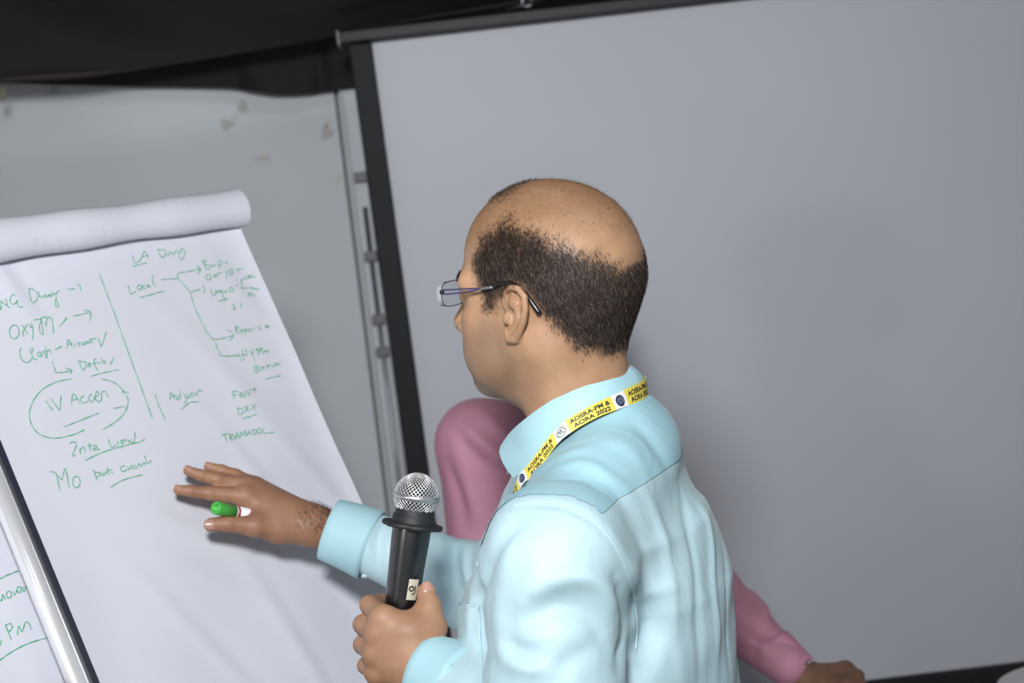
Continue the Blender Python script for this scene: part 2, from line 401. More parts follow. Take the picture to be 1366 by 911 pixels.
M_paper = mat('flip_paper', (212, 214, 224), 0.75, var=0.008, vscale=6)
M_ink = mat('green_marker_ink', (72, 168, 128), 0.7, var=0.10, vscale=120)
M_ghost = mat('faint_ink', (178, 182, 192), 0.8)
foot = B0 - bt * 0.25 + nh * 0.1; foot = np.array([foot[0], foot[1], 0.0])
fc = empty('flip_chart', foot, 'leaning flip chart easel with green handwriting on a white sheet', 'flip chart')
nu, nv = 64, 96; V = []
for i in range(nu + 1):
    for j in range(nv + 1):
        s = -PWID + PWID * i / nu; v = -PH * j / nv; V.append(B0 + bt * s + bu * v + bn * paper_z(s, v))
Fp = grid_faces(nu + 1, nv + 1)
sheet = fix_normals(mk('paper_sheet', V, Fp, M_paper, fc)); solidify(sheet, 0.0006, 0)
bvh_sheet = bvh_of(V, Fp)
box('paper_pad', FRB, -PWID + 0.004, -0.012, -PH + 0.01, 0.012, -0.013, -0.0055, M_paper, fc)
box('backboard', FRB, -PWID + 0.002, -0.018, -PH - 0.02, 0.0, -0.026, -0.0135, mat('board_white', (190, 192, 198), 0.4), fc, bevel=0.002)
box('clamp_bar', FRB, -PWID, -0.01, -0.004, 0.03, -0.012, 0.004, M_alu_d, fc, bevel=0.002)
# pages turned over the top: a rolled curl
V = []; nr = 44; ns = 40
for i in range(ns + 1):
    s = -PWID - 0.02 + (PWID + 0.021) * i / ns
    wob = 0.0012 * math.sin(s * 40) + 0.0015 * math.sin(s * 13 + 1)
    for j in range(nr + 1):
        t = j / nr; a = math.radians(-118 + 395 * t); r = 0.0265 * (1 - 0.30 * max(0, t - 0.62) / 0.38) + wob
        cy = 0.018 + 0.0; cz = 0.0185
        V.append(B0 + bt * s + bu * (cy + 1.0 * r * math.sin(a)) + bn * (cz + 0.80 * r * math.cos(a)))
Fr = grid_faces(ns + 1, nr + 1)
roll = fix_normals(mk('rolled_pages', V, Fr, M_paper, fc)); solidify(roll, 0.0016, 0)
bvh_roll = bvh_of(V, Fr)
# aluminium side rail standing proud of the paper, with a dark channel beside it
def railprof(x0, x1, z0, z1, n=8, pw=2.6):
    out = []
    cx, cz = (x0 + x1) / 2, (z0 + z1) / 2; rx, rz = (x1 - x0) / 2, (z1 - z0) / 2
    for k in range(4 * n):
        a = 2 * math.pi * k / (4 * n); c, s_ = math.cos(a), math.sin(a)
        out.append((cx + rx * np.sign(c) * abs(c) ** (2 / pw), cz + rz * np.sign(s_) * abs(s_) ** (2 / pw)))
    return out
def rail(name, x0, x1, z0, z1, material, parent, v0=-1.02, v1=0.03, pw=2.6):
    pr = railprof(x0, x1, z0, z1, pw=pw); n = len(pr)
    V = [B0 + bt * x + bn * z + bu * v for v in (v0, v1) for x, z in pr]
    F = [(k, (k + 1) % n, n + (k + 1) % n, n + k) for k in range(n)] + [tuple(range(n))[::-1], tuple(range(n, 2 * n))]
    return fix_normals(mk(name, V, F, material, parent))
rl = rail('side_rail', -PWID - 0.030, -PWID - 0.006, -0.003, 0.017, M_rail, fc)
rail('rail_lip', -PWID - 0.0105, -PWID - 0.0025, -0.006, 0.013, M_alu_d, rl, pw=6)
rail('rail_ridge', -PWID - 0.0125, -PWID - 0.0095, 0.0, 0.0165, M_rail, rl, pw=3)
rail('dark_channel', -PWID - 0.004, -PWID + 0.008, -0.006, 0.010, mat('channel_dark', (44, 45, 60), 0.6), rl, pw=8)
rail('side_rail', 0.0 - 0.03, 0.0 - 0.02, -0.03, -0.02, M_alu_d, fc)
for s in (-PWID - 0.02, -0.06):
    a = B0 + bt * s - bu * 0.95 - bn * 0.02; k = a[2] / bu[2]; tube('leg', [a, a - bu * (k - 0.01)], 0.012, M_alu_d, fc)
a = B0 - bt * 0.25 - bu * 0.05 - bn * 0.04; b = np.array([a[0] - nh[0] * 0.55, a[1] - nh[1] * 0.55, 0.01]); tube('rear_leg', [a, b], 0.012, M_alu_d, fc)

# second chart beside the first, only its sheet shows past the rail
f2 = empty('writing_board', np.array([foot[0] - bt[0] * 0.55, foot[1] - bt[1] * 0.55, 0.0]), 'white sheet with green lines behind the silver rail, lower left', 'flip chart')
q, s_, v_ = on_board(60, 909, -0.035); vb = v_
V = []; 
for i in range(31):
    for j in range(41):
        s = -1.10 + 0.585 * i / 30; v = vb + 0.012 * math.sin(3 * s) + (0.75) * j / 40
        V.append(B0 + bt * s + bu * v + bn * (-0.035 + 0.0015 * math.sin(14 * s + 9 * v)))
F2 = grid_faces(31, 41); sheet2 = fix_normals(mk('paper_sheet', V, F2, M_paper, f2)); solidify(sheet2, 0.0006, 0); bvh_s2 = bvh_of(V, F2)
box('backboard', FRB, -1.09, -0.53, vb + 0.01, vb + 0.76, -0.052, -0.038, mat('board_dark', (60, 62, 70), 0.5), f2, bevel=0.002)
for s in (-1.0, -0.62):
    a = B0 + bt * s + bu * (vb + 0.1) - bn * 0.06; k = a[2] / bu[2]; tube('leg', [a, a - bu * (k - 0.01)], 0.012, M_alu_d, f2)

# handwriting, stroke by stroke, laid on the sheets
def el(cx, cy, rx, ry): return [(cx + rx * math.cos(a), cy - ry * math.sin(a)) for a in np.linspace(1.8, 1.8 + 6.5, 16)]
CA, CB, CC, CE, CF, CG, CH = (0, 230, 3.643), (130, 230, 3.643), (0, 440, 3.643), (260, 330, 9.107), (290, 420, 5.06), (0, 360, 6.506), (0, 720, 4.77)
WORDS = [
 (CG, [[(-12, 300), (2, 352)], [(8, 345), (6, 275)], [(8, 272), (45, 305), (85, 330)], [(48, 250), (58, 300), (62, 322)], [(135, 225), (110, 215), (90, 240), (87, 280), (105, 300), (130, 295), (150, 262), (147, 292), (170, 325), (200, 320)]]),
 (CG, [[(250, 175), (255, 215), (277, 285), (310, 270), (327, 230), (310, 190), (270, 165), (240, 172)], [(332, 190), (345, 238), (360, 240)], [(362, 225), (375, 240), (390, 218)], [(395, 212), (405, 240), (430, 212), (435, 235), (465, 205)], [(440, 190), (465, 215), (515, 180)], [(480, 205), (490, 270), (507, 318), (490, 325), (478, 300), (480, 260)]]),
 (CG, [[(583, 172), (650, 165)], [(660, 125), (690, 140), (700, 185)]]),
 (CG, [el(122, 540, 42, 60), [(190, 480), (240, 560)], [(235, 475), (195, 545), (205, 580)], [(250, 470), (262, 500), (280, 488)], [(270, 465), (285, 530), (280, 605)], [(290, 440), (330, 430), (360, 440), (340, 480), (345, 540), (370, 560), (365, 490), (350, 440)], [(350, 425), (400, 410), (395, 490), (405, 430), (430, 412), (450, 440), (465, 560)]]),
 (CG, [[(515, 495), (580, 415)], [(630, 405), (720, 385), (785, 370)], [(725, 350), (785, 370), (775, 445)]]),
 (CG, [[(185, 680), (170, 710), (180, 770), (220, 805), (255, 795), (275, 760)], [(255, 690), (270, 720), (285, 690), (262, 680)], [(270, 720), (290, 775), (320, 780)], [(345, 710), (325, 730), (335, 755), (355, 740), (350, 710), (365, 755)], [(385, 700), (370, 720), (400, 740), (405, 765), (385, 750)], [(390, 660), (405, 740)], [(405, 715), (425, 695), (445, 725)], [(475, 695), (535, 665)]]),
 (CG, [[(580, 685), (590, 605), (630, 680)], [(580, 650), (625, 645)], [(640, 640), (655, 670)], [(645, 605), (649, 611)], [(670, 630), (690, 665), (680, 640), (700, 630)], [(705, 630), (715, 655), (735, 625), (740, 650), (760, 620)], [(765, 620), (750, 635), (775, 635), (780, 600), (800, 635)], [(790, 605), (850, 600), (875, 665), (920, 540)]]),
 (CG, [[(450, 795), (485, 895)], [(485, 895), (550, 890), (620, 875)], [(565, 855), (620, 872), (608, 905)]]),
 (CG, [[(685, 800), (715, 870), (745, 840), (740, 805), (675, 795)], [(760, 830), (785, 820), (770, 810), (765, 840), (790, 840)], [(830, 770), (810, 800), (830, 850), (850, 880)], [(800, 820), (850, 805)], [(855, 800), (865, 825)], [(875, 765), (895, 815), (915, 805), (905, 790), (890, 800)], [(955, 825), (985, 760)]]),
 (CA, [[(480, 490), (520, 595), (560, 700), (635, 911)], [(635, 911), (690, 1060), (740, 1198)]]),
 (CC, [[(440, 227), (500, 210), (575, 195)], [(345, 240), (270, 255), (195, 300), (150, 370), (145, 440), (180, 500), (250, 527), (340, 515), (410, 487)], [(490, 240), (550, 255), (600, 300), (622, 350), (600, 410), (550, 455), (500, 485)], [(590, 303), (625, 305)], [(550, 383), (605, 373)], [(308, 473), (380, 445), (480, 405)]]),
 (CC, [[(220, 345), (255, 393)], [(245, 335), (290, 393)], [(290, 393), (295, 320)], [(345, 365), (355, 310), (387, 360)], [(345, 345), (380, 335)], [(410, 320), (390, 335), (400, 357), (425, 350)], [(445, 310), (430, 330), (440, 352), (462, 337)], [(450, 335), (480, 315), (470, 300), (460, 330), (480, 352), (495, 335)], [(490, 340), (495, 305), (510, 300), (525, 327)]]),
 (CC, [[(335, 555), (355, 545), (370, 560), (350, 612), (365, 610)], [(385, 575), (390, 605)], [(388, 585), (405, 570), (415, 598)], [(430, 545), (440, 595)], [(422, 565), (450, 560)], [(450, 580), (470, 572), (460, 560), (455, 585), (485, 580)], [(525, 530), (540, 570), (565, 560)], [(570, 540), (575, 560)], [(585, 535), (595, 575)], [(585, 540), (610, 535), (592, 555)], [(620, 535), (625, 550)], [(640, 535), (625, 545), (650, 545), (655, 495)], [(410, 637), (500, 595), (600, 565), (680, 545), (703, 530)]]),
 (CC, [[(240, 690), (270, 700), (290, 785)], [(270, 700), (300, 730)], [(300, 730), (317, 675), (335, 770)], el(370, 740, 18, 28)]),
 (CC, [[(452, 678), (472, 735)], [(455, 690), (490, 700), (462, 720)], [(495, 690), (500, 710), (515, 690), (520, 705)], [(520, 670), (530, 705)], [(540, 690), (548, 700)], [(515, 685), (545, 680)], [(605, 660), (585, 670), (595, 690), (615, 680)], [(620, 665), (625, 680), (640, 660), (645, 680)], [(650, 655), (660, 675), (675, 650)], [(680, 650), (685, 665), (700, 645), (705, 660)], [(700, 610), (715, 650), (735, 635)], [(535, 767), (600, 730), (690, 705)]]),
 (CC, [[(752, 315), (775, 380), (803, 437)], [(825, 340), (830, 305), (850, 340)], [(822, 330), (855, 318)], [(870, 320), (855, 335), (875, 335), (870, 290)], [(890, 305), (905, 345), (890, 355)], [(905, 310), (915, 335), (930, 305), (935, 330)], [(940, 300), (950, 320), (965, 295), (985, 298)], [(880, 388), (920, 355), (965, 350)]]),
 (CB, [[(170, 405), (180, 440), (205, 430)], [(205, 430), (228, 385), (247, 415)], [(215, 410), (245, 405)], [(168, 457), (240, 440)], [(292, 372), (310, 415), (330, 400), (325, 380), (290, 375)], [(330, 395), (345, 405), (350, 385)], [(355, 385), (365, 400), (380, 380)], [(385, 375), (395, 395), (410, 370)], [(405, 365), (420, 380), (420, 410), (405, 425), (395, 405)]]),
 (CB, [[(148, 550), (160, 590), (185, 580)], el(203, 560, 10, 13), [(228, 548), (216, 562), (235, 567)], [(248, 545), (238, 557), (252, 555), (258, 562)], [(265, 500), (270, 540), (282, 555)], [(205, 610), (260, 595), (320, 577)]]),
 (CB, [[(308, 522), (385, 517)], [(385, 520), (395, 490), (430, 485), (497, 470)], [(475, 455), (500, 470), (485, 497)], [(390, 515), (450, 583)], [(450, 583), (470, 650), (520, 760), (560, 813)], [(450, 583), (500, 568)], [(505, 550), (522, 565), (512, 590)], [(560, 813), (600, 810), (655, 795)], [(630, 765), (660, 790), (640, 820)], [(570, 825), (590, 875), (605, 892), (680, 892)]]),
 (CE, [[(80, 180), (110, 155), (130, 170), (110, 210), (150, 270), (180, 260), (160, 220), (110, 215)], [(95, 165), (130, 260)], [(190, 200), (205, 240), (235, 210), (240, 235)], [(270, 180), (300, 270)], [(270, 165), (320, 175), (315, 220), (290, 230)], [(360, 190), (400, 182)]]),
 (CE, [el(160, 365, 30, 35), [(205, 380), (210, 384)], [(220, 345), (245, 335), (235, 365), (260, 355)], [(270, 320), (265, 345), (280, 352)], [(270, 320), (325, 315)], [(378, 280), (380, 385)], el(435, 300, 22, 32), [(500, 270), (590, 262)], [(500, 270), (530, 300), (530, 310)]]),
 (CE, [[(190, 495), (210, 585), (240, 575), (245, 520)], [(255, 520), (265, 560), (290, 520), (295, 555)], [(325, 520), (310, 545), (335, 545), (335, 600)], [(350, 530), (365, 555), (380, 520), (395, 545)], el(440, 515, 22, 28), [(490, 472), (520, 462)], [(290, 655), (345, 640), (400, 625)], [(345, 590), (360, 655)]]),
 (CE, [[(600, 385), (560, 390)], [(560, 390), (565, 500)], [(565, 500), (640, 497)], [(605, 345), (620, 390), (650, 340), (660, 380), (680, 330), (690, 360), (735, 360)], [(660, 488), (720, 500), (780, 512)], [(662, 494), (720, 506), (780, 516)], [(645, 600), (650, 550), (680, 590), (680, 540)], [(720, 560), (728, 564)], [(700, 590), (735, 585)]]),
 (CE, [[(445, 705), (470, 700), (480, 725), (465, 755), (495, 750)], [(555, 680), (565, 745)], [(503, 660), (510, 667)], [(622, 743), (634, 747)]]),
 (CF, [[(120, 75), (125, 130)], [(118, 80), (140, 85), (125, 105), (150, 130)], el(162, 110, 8, 12), [(180, 100), (190, 135)], [(180, 100), (198, 100), (188, 115)], [(205, 95), (210, 115), (225, 92), (235, 110)], [(245, 95), (258, 90)], [(290, 75), (275, 85), (285, 100), (298, 95)], [(315, 75), (335, 70), (325, 90), (355, 78)]]),
 (CF, [[(60, 282), (190, 270)], [(135, 262), (165, 315)], [(165, 235), (180, 310)], [(190, 230), (200, 285)], [(215, 245), (230, 265), (240, 235)], [(235, 260), (250, 310)], [(265, 225), (275, 275)], [(255, 240), (300, 225), (275, 255)], [(300, 240), (305, 260), (325, 240), (330, 255), (345, 240)]]),
 (CF, [[(245, 345), (255, 390), (280, 375), (260, 365), (275, 350), (245, 345)], [(285, 350), (295, 370), (310, 350), (315, 370)], [(330, 340), (340, 375)], [(330, 340), (350, 340), (338, 355)], [(362, 340), (368, 355)], [(375, 335), (385, 350), (395, 325), (405, 340), (425, 322)], [(322, 437), (370, 423), (430, 412)]]),
 (CF, [[(100, 520), (112, 570)], [(100, 520), (140, 515)], [(108, 545), (135, 540)], [(175, 525), (150, 530), (155, 555), (180, 550)], [(150, 542), (172, 538)], [(185, 555), (190, 510)], [(190, 510), (215, 545)], [(215, 545), (218, 500)], [(228, 510), (265, 500)], [(245, 490), (250, 525)]]),
 (CF, [[(135, 630), (145, 675), (170, 660), (165, 635), (132, 630)], [(180, 615), (210, 655)], [(205, 615), (185, 660)], [(230, 605), (258, 645)], [(260, 605), (225, 645)], [(190, 640), (210, 640)], [(170, 700), (210, 690), (262, 672)]]),
 (CF, [[(25, 815), (75, 800)], [(50, 810), (60, 865)], [(80, 810), (90, 860)], [(80, 810), (105, 812), (90, 832), (110, 850)], [(112, 845), (130, 795)], [(130, 795), (145, 835)], [(118, 828), (140, 822)], [(150, 835), (155, 790)], [(155, 790), (168, 815), (182, 780)], [(182, 780), (190, 820)], [(195, 820), (210, 780)], [(210, 780), (225, 812)], [(200, 805), (222, 800)], [(235, 775), (242, 810), (262, 795), (258, 778), (235, 775)], el(282, 785, 14, 18), [(305, 765), (315, 800), (385, 792)]]),
]
WORDS2 = [(CH, [[(-20, 255), (0, 247), (60, 220), (130, 193)], [(0, 380), (10, 390), (15, 350), (30, 380)], el(55, 350, 16, 22), [(80, 330), (92, 352), (106, 322)], el(120, 318, 13, 20), [(140, 300), (150, 330), (168, 285)]]),
          (CH, [[(35, 550), (70, 635)], [(30, 545), (65, 535), (77, 560), (55, 588)], [(110, 605), (117, 550), (140, 585), (160, 527), (185, 535), (195, 570)], [(0, 672), (6, 640)]]), (CH, [[(-30, 780), (0, 765), (80, 710), (180, 660), (300, 625), (330, 620)]])]
WORDS3 = [(CA, [[(160, 330), (185, 332), (148, 400), (182, 395)]]), (CA, [[(215, 320), (222, 380)], [(215, 320), (240, 315)]]), (CA, [[(303, 308), (290, 345), (306, 375)]]), (CA, [[(425, 298), (410, 330), (432, 356)]]), (CA, [[(490, 270), (512, 300), (505, 338)]]), (CA, [[(736, 165), (742, 170)], [(790, 180), (800, 165), (815, 190)], [(860, 160), (866, 182)], [(905, 172), (912, 150), (925, 175)]])]
def write_words(words, bvh, parent, material, wd, name='handwriting'):
    for crop, strokes in words:
        V = []; F = []
        for st in strokes:
            px = [(crop[0] + x / crop[2], crop[1] + y / crop[2]) for x, y in st]
            n = max(5, 6 * (len(px) - 1)); px = catmull(px, n); pts = []
            for x, y in px:
                q, n1 = cast(bvh, x, y)
                if q is None: continue
                nn = n1
                if nn @ (CAM - q) < 0: nn = -nn
                pts.append(q + nn * 0.0007)
            if len(pts) < 2: continue
            pts = np.array(pts); T = np.gradient(pts, axis=0); T /= np.linalg.norm(T, axis=1)[:, None] + 1e-12
            S = np.cross(T, nn); S /= np.linalg.norm(S, axis=1)[:, None] + 1e-12; o = len(V)
            for k, (p, s_) in enumerate(zip(pts, S)):
                ww = wd * (0.8 + 0.25 * math.sin(k * 1.3 + p[0] * 50)); V += [p - s_ * ww, p + nn * 0.0002, p + s_ * ww]
            for k in range(len(pts) - 1):
                a = o + 3 * k; F += [(a, a + 1, a + 4, a + 3), (a + 1, a + 2, a + 5, a + 4)]
        if V: mk(name, V, F, material, parent, smooth=False)
write_words(WORDS, bvh_sheet, sheet, M_ink, 0.00078)
write_words(WORDS2, bvh_s2, sheet2, M_ink, 0.00085)
write_words(WORDS3, bvh_roll, roll, M_ghost, 0.0007, 'faded_handwriting')
# ================================================================== people
def skin_mat(name, c, scalp=(58, 46, 38), stub=(110, 92, 76)):
    mt = bpy.data.materials.new(name); mt.use_nodes = True; nt = mt.node_tree; b = nt.nodes['Principled BSDF']
    b.inputs['Roughness'].default_value = 0.5; b.inputs['Specular IOR Level'].default_value = 0.35
    b.inputs['Subsurface Weight'].default_value = 0.12; b.inputs['Subsurface Radius'].default_value = (0.01, 0.004, 0.002); b.inputs['Subsurface Scale'].default_value = 0.5
    tc = nt.nodes.new('ShaderNodeTexCoord')
    n = nt.nodes.new('ShaderNodeTexNoise'); n.inputs['Scale'].default_value = 28; n.inputs['Detail'].default_value = 6
    r = nt.nodes.new('ShaderNodeValToRGB'); r.color_ramp.elements[0].position = 0.32; r.color_ramp.elements[1].position = 0.7
    r.color_ramp.elements[0].color = lin([c[0] * 0.93, c[1] * 0.90, c[2] * 0.88]); r.color_ramp.elements[1].color = lin([min(255, c[0] * 1.05), c[1] * 1.05, c[2] * 1.05])
    nt.links.new(tc.outputs['Object'], n.inputs['Vector']); nt.links.new(n.outputs['Fac'], r.inputs['Fac'])
    col = r.outputs['Color']
    for an, cc, sc_ in (('stubble', stub, 900), ('hair', scalp, 700), ('tan', (116, 84, 56), 40), ('flush', (138, 90, 76), 40)):
        at = nt.nodes.new('ShaderNodeAttribute'); at.attribute_name = an
        nz = nt.nodes.new('ShaderNodeTexNoise'); nz.inputs['Scale'].default_value = sc_; nz.inputs['Detail'].default_value = 2
        nt.links.new(tc.outputs['Object'], nz.inputs['Vector'])
        mr = nt.nodes.new('ShaderNodeMapRange'); mr.inputs['From Min'].default_value = 0.3; mr.inputs['From Max'].default_value = 0.65; mr.inputs['To Min'].default_value = 0.6; mr.inputs['To Max'].default_value = 1.0
        nt.links.new(nz.outputs['Fac'], mr.inputs['Value'])
        mu = nt.nodes.new('ShaderNodeMath'); mu.operation = 'MULTIPLY'; nt.links.new(at.outputs['Fac'], mu.inputs[0]); nt.links.new(mr.outputs['Result'], mu.inputs[1])
        mx = nt.nodes.new('ShaderNodeMix'); mx.data_type = 'RGBA'; mx.inputs['B'].default_value = lin(cc)
        nt.links.new(mu.outputs[0], mx.inputs['Factor']); nt.links.new(col, mx.inputs['A']); col = mx.outputs['Result']
    nt.links.new(col, b.inputs['Base Color'])
    n2 = nt.nodes.new('ShaderNodeTexNoise'); n2.inputs['Scale'].default_value = 420; n2.inputs['Detail'].default_value = 3
    bp = nt.nodes.new('ShaderNodeBump'); bp.inputs['Strength'].default_value = 0.12; bp.inputs['Distance'].default_value = 0.001
    nt.links.new(tc.outputs['Object'], n2.inputs['Vector']); nt.links.new(n2.outputs['Fac'], bp.inputs['Height']); nt.links.new(bp.outputs['Normal'], b.inputs['Normal'])
    return mt
M_skin = skin_mat('warm_brown_skin', (168, 133, 104)); M_skin2 = skin_mat('brown_skin', (118, 88, 72))

# ---- head in its own frame: x forward, y to the person's left, z up, origin between the ears at eye level
def ear_pts(side, pts, out=0.0):
    a = math.radians(17); tl_ = math.radians(1); R_ = np.array([0.009, 0.0735, -0.017]); o = []
    for e, z in pts:
        z = z * 0.9
        e2 = e * math.cos(tl_) + z * math.sin(tl_); z2 = z * math.cos(tl_) - e * math.sin(tl_) * 0.4
        o.append(np.array([R_[0] - e2 * math.cos(a), side * (R_[1] + e2 * math.sin(a) + out), R_[2] + z2]))
    return o
HELIX = [(0.006, 0.002), (0.000, 0.011), (0.003, 0.023), (0.012, 0.030), (0.023, 0.029), (0.031, 0.020), (0.031, 0.006), (0.027, -0.008), (0.020, -0.019), (0.012, -0.028), (0.004, -0.029), (0.001, -0.020)]
def head_sdf(p):
    f = ellipsoid(p, (-0.003, 0, 0.033), (0.095, 0.076, 0.081))
    f = smin(f, ellipsoid(p, (-0.034, 0, 0.012), (0.066, 0.070, 0.074)), 0.03)
    f = smin(f, ellipsoid(p, (0.022, 0, -0.040), (0.062, 0.060, 0.072)), 0.03)
    f = smin(f, ellipsoid(p, (0.048, 0, -0.075), (0.045, 0.043, 0.036)), 0.025)
    a = np.abs(p[:, 1]); q = p.copy(); q[:, 1] = a
    f = smin(f, capsule(q, (-0.004, 0.056, -0.048), (0.074, 0.018, -0.098), 0.017, 0.013), 0.025)
    f = smin(f, ellipsoid(q, (0.056, 0.042, -0.028), (0.026, 0.024, 0.022)), 0.022)
    f = smin(f, ellipsoid(q, (0.052, 0.036, -0.062), (0.034, 0.026, 0.032)), 0.02)
    f = smin(f, capsule(q, (0.086, 0.010, 0.016), (0.066, 0.052, 0.013), 0.010, 0.012), 0.016)
    f = smax(f, -ellipsoid(q, (0.103, 0.033, -0.003), (0.018, 0.019, 0.013)), 0.012)
    f = smin(f, ellipsoid(q, (0.0745, 0.033, -0.003), (0.0150, 0.016, 0.0125)), 0.004)
    f = smin(f, capsule(p, (0.088, 0, 0.004), (0.112, 0, -0.036), 0.0075, 0.0118), 0.012)
    f = smin(f, ellipsoid(q, (0.099, 0.0125, -0.040), (0.013, 0.0085, 0.008)), 0.006)
    f = smin(f, ellipsoid(p, (0.078, 0, -0.062), (0.016, 0.026, 0.020)), 0.014)
    f = smin(f, capsule(q, (0.0915, 0.0, -0.0625), (0.080, 0.024, -0.066), 0.0055, 0.003), 0.005)
    f = smin(f, capsule(q, (0.0895, 0.0, -0.0735), (0.079, 0.022, -0.0695), 0.006, 0.003), 0.005)
    f = smin(f, ellipsoid(p, (0.072, 0, -0.097), (0.019, 0.023, 0.016)), 0.014)
    # neck
    f = smin(f, chain(p, [(-0.022, 0, -0.045), (-0.028, 0, -0.115), (-0.034, 0, -0.20)], [0.054, 0.053, 0.056]), 0.03)
    f = smin(f, capsule(q, (-0.025, 0.045, -0.06), (0.002, 0.022, -0.19), 0.016, 0.014), 0.03)
    f = smin(f, ellipsoid(p, (0.012, 0, -0.105), (0.040, 0.036, 0.020)), 0.03)
    # ears
    near = a > 0.045
    if near.any():
        qq = q[near]; H = ear_pts(1, HELIX, 0.002)
        plate = chain(qq, ear_pts(1, [(0.008, 0.015), (0.016, 0.012), (0.015, -0.005), (0.009, -0.020)], -0.003), [0.0075, 0.0085, 0.0075, 0.006], 0.004)
        e = smin(plate, chain(qq, H, [0.0030, 0.0032, 0.0034, 0.0036, 0.0036, 0.0036, 0.0036, 0.0037, 0.0042, 0.0056, 0.0052, 0.004]), 0.004)
        e = smax(e, -chain(qq, ear_pts(1, [(0.009, -0.001), (0.012, -0.010)], 0.007), [0.0075, 0.0065]), 0.003)
        e = smax(e, -chain(qq, ear_pts(1, [(0.007, 0.020), (0.016, 0.023), (0.0245, 0.017), (0.025, 0.006)], 0.0075), [0.0032, 0.0034, 0.0034, 0.003]), 0.003)
        e = smin(e, chain(qq, ear_pts(1, [(0.012, 0.019), (0.020, 0.012), (0.020, -0.002), (0.014, -0.014), (0.008, -0.018)], 0.002), [0.0026, 0.003, 0.003, 0.003, 0.003]), 0.003)
        e = smin(e, ellipsoid(qq, ear_pts(1, [(0.002, -0.006)], 0.003)[0], (0.0042, 0.004, 0.006)), 0.003)
        f[near] = smin(f[near], e, 0.005)
    return f
HV, HF = isosurf(head_sdf, (-0.125, -0.105, -0.215), (0.135, 0.105, 0.125), 0.0021)
HN = normals_of(HV, HF)
def poly_sd(x, z, poly):
    # signed distance to a polygon in the side view (negative inside)
    pt = np.stack([x, z], 1); d = np.full(len(x), 1e9); ins = np.zeros(len(x), bool); n = len(poly)
    for i in range(n):
        a = np.array(poly[i]); b = np.array(poly[(i + 1) % n]); e = b - a
        t = np.clip(((pt - a) @ e) / (e @ e), 0, 1); d = np.minimum(d, np.linalg.norm(pt - a - t[:, None] * e, axis=1))
        c = ((a[1] > z) != (b[1] > z)); ins ^= c & (x < (b[0] - a[0]) * (z - a[1]) / (b[1] - a[1] + 1e-12) + a[0])
    return np.where(ins, -d, d)
def sstep(a, b, x): t = np.clip((x - a) / (b - a), 0, 1); return t * t * (3 - 2 * t)
HAIR1 = [(0.046, 0.052), (0.050, 0.036), (0.044, 0.022), (0.045, -0.006), (0.030, -0.010), (0.020, 0.000), (-0.005, 0.010), (-0.020, -0.004), (-0.030, -0.036), (-0.044, -0.066), (-0.060, -0.082), (-0.125, -0.090), (-0.140, 0.0), (-0.106, 0.006), (-0.092, 0.023), (-0.068, 0.043), (-0.045, 0.060), (-0.013, 0.080), (0.0, 0.085), (0.026, 0.068)]
_c, _s = math.cos(math.radians(11)), math.sin(math.radians(11)); HAIR1 = [(x * _c + z * _s, z * _c - x * _s) for x, z in HAIR1]
HAIR2 = [(0.075, 0.085), (0.078, 0.050), (0.060, 0.020), (0.050, -0.002), (0.047, -0.020), (0.028, -0.024), (0.018, -0.006), (-0.010, 0.012), (-0.026, 0.004), (-0.034, -0.030), (-0.048, -0.075), (-0.065, -0.088), (-0.125, -0.085), (-0.14, 0.15), (0.06, 0.15)]
def wobble(V): return 0.0015 * np.sin(V[:, 0] * 190 + V[:, 1] * 60) + 0.0012 * np.sin(V[:, 2] * 260 + V[:, 1] * 120) + 0.002 * np.sin(V[:, 0] * 510 + V[:, 2] * 420)
def hair_mask(V, poly):
    sd = poly_sd(V[:, 0], V[:, 2], poly) + wobble(V)
    mk_ = 1 - sstep(-0.022, 0.009, sd)
    ear = (np.abs(V[:, 1]) > 0.0835) & (V[:, 2] < 0.02) & (V[:, 0] < 0.02) & (V[:, 0] > -0.035)
    mk_[ear] = 0; return mk_
def head_axes(yaw, pitch, tilt=0.0):
    f = np.array([-math.cos(yaw), math.sin(yaw), 0]); l = np.cross(Z, f)
    f2 = f * math.cos(pitch) - Z * math.sin(pitch); u2 = np.cross(f2, l)
    l3 = l * math.cos(tilt) + u2 * math.sin(tilt); u3 = np.cross(f2, l3); return np.stack([f2, l3, u3])   # rows
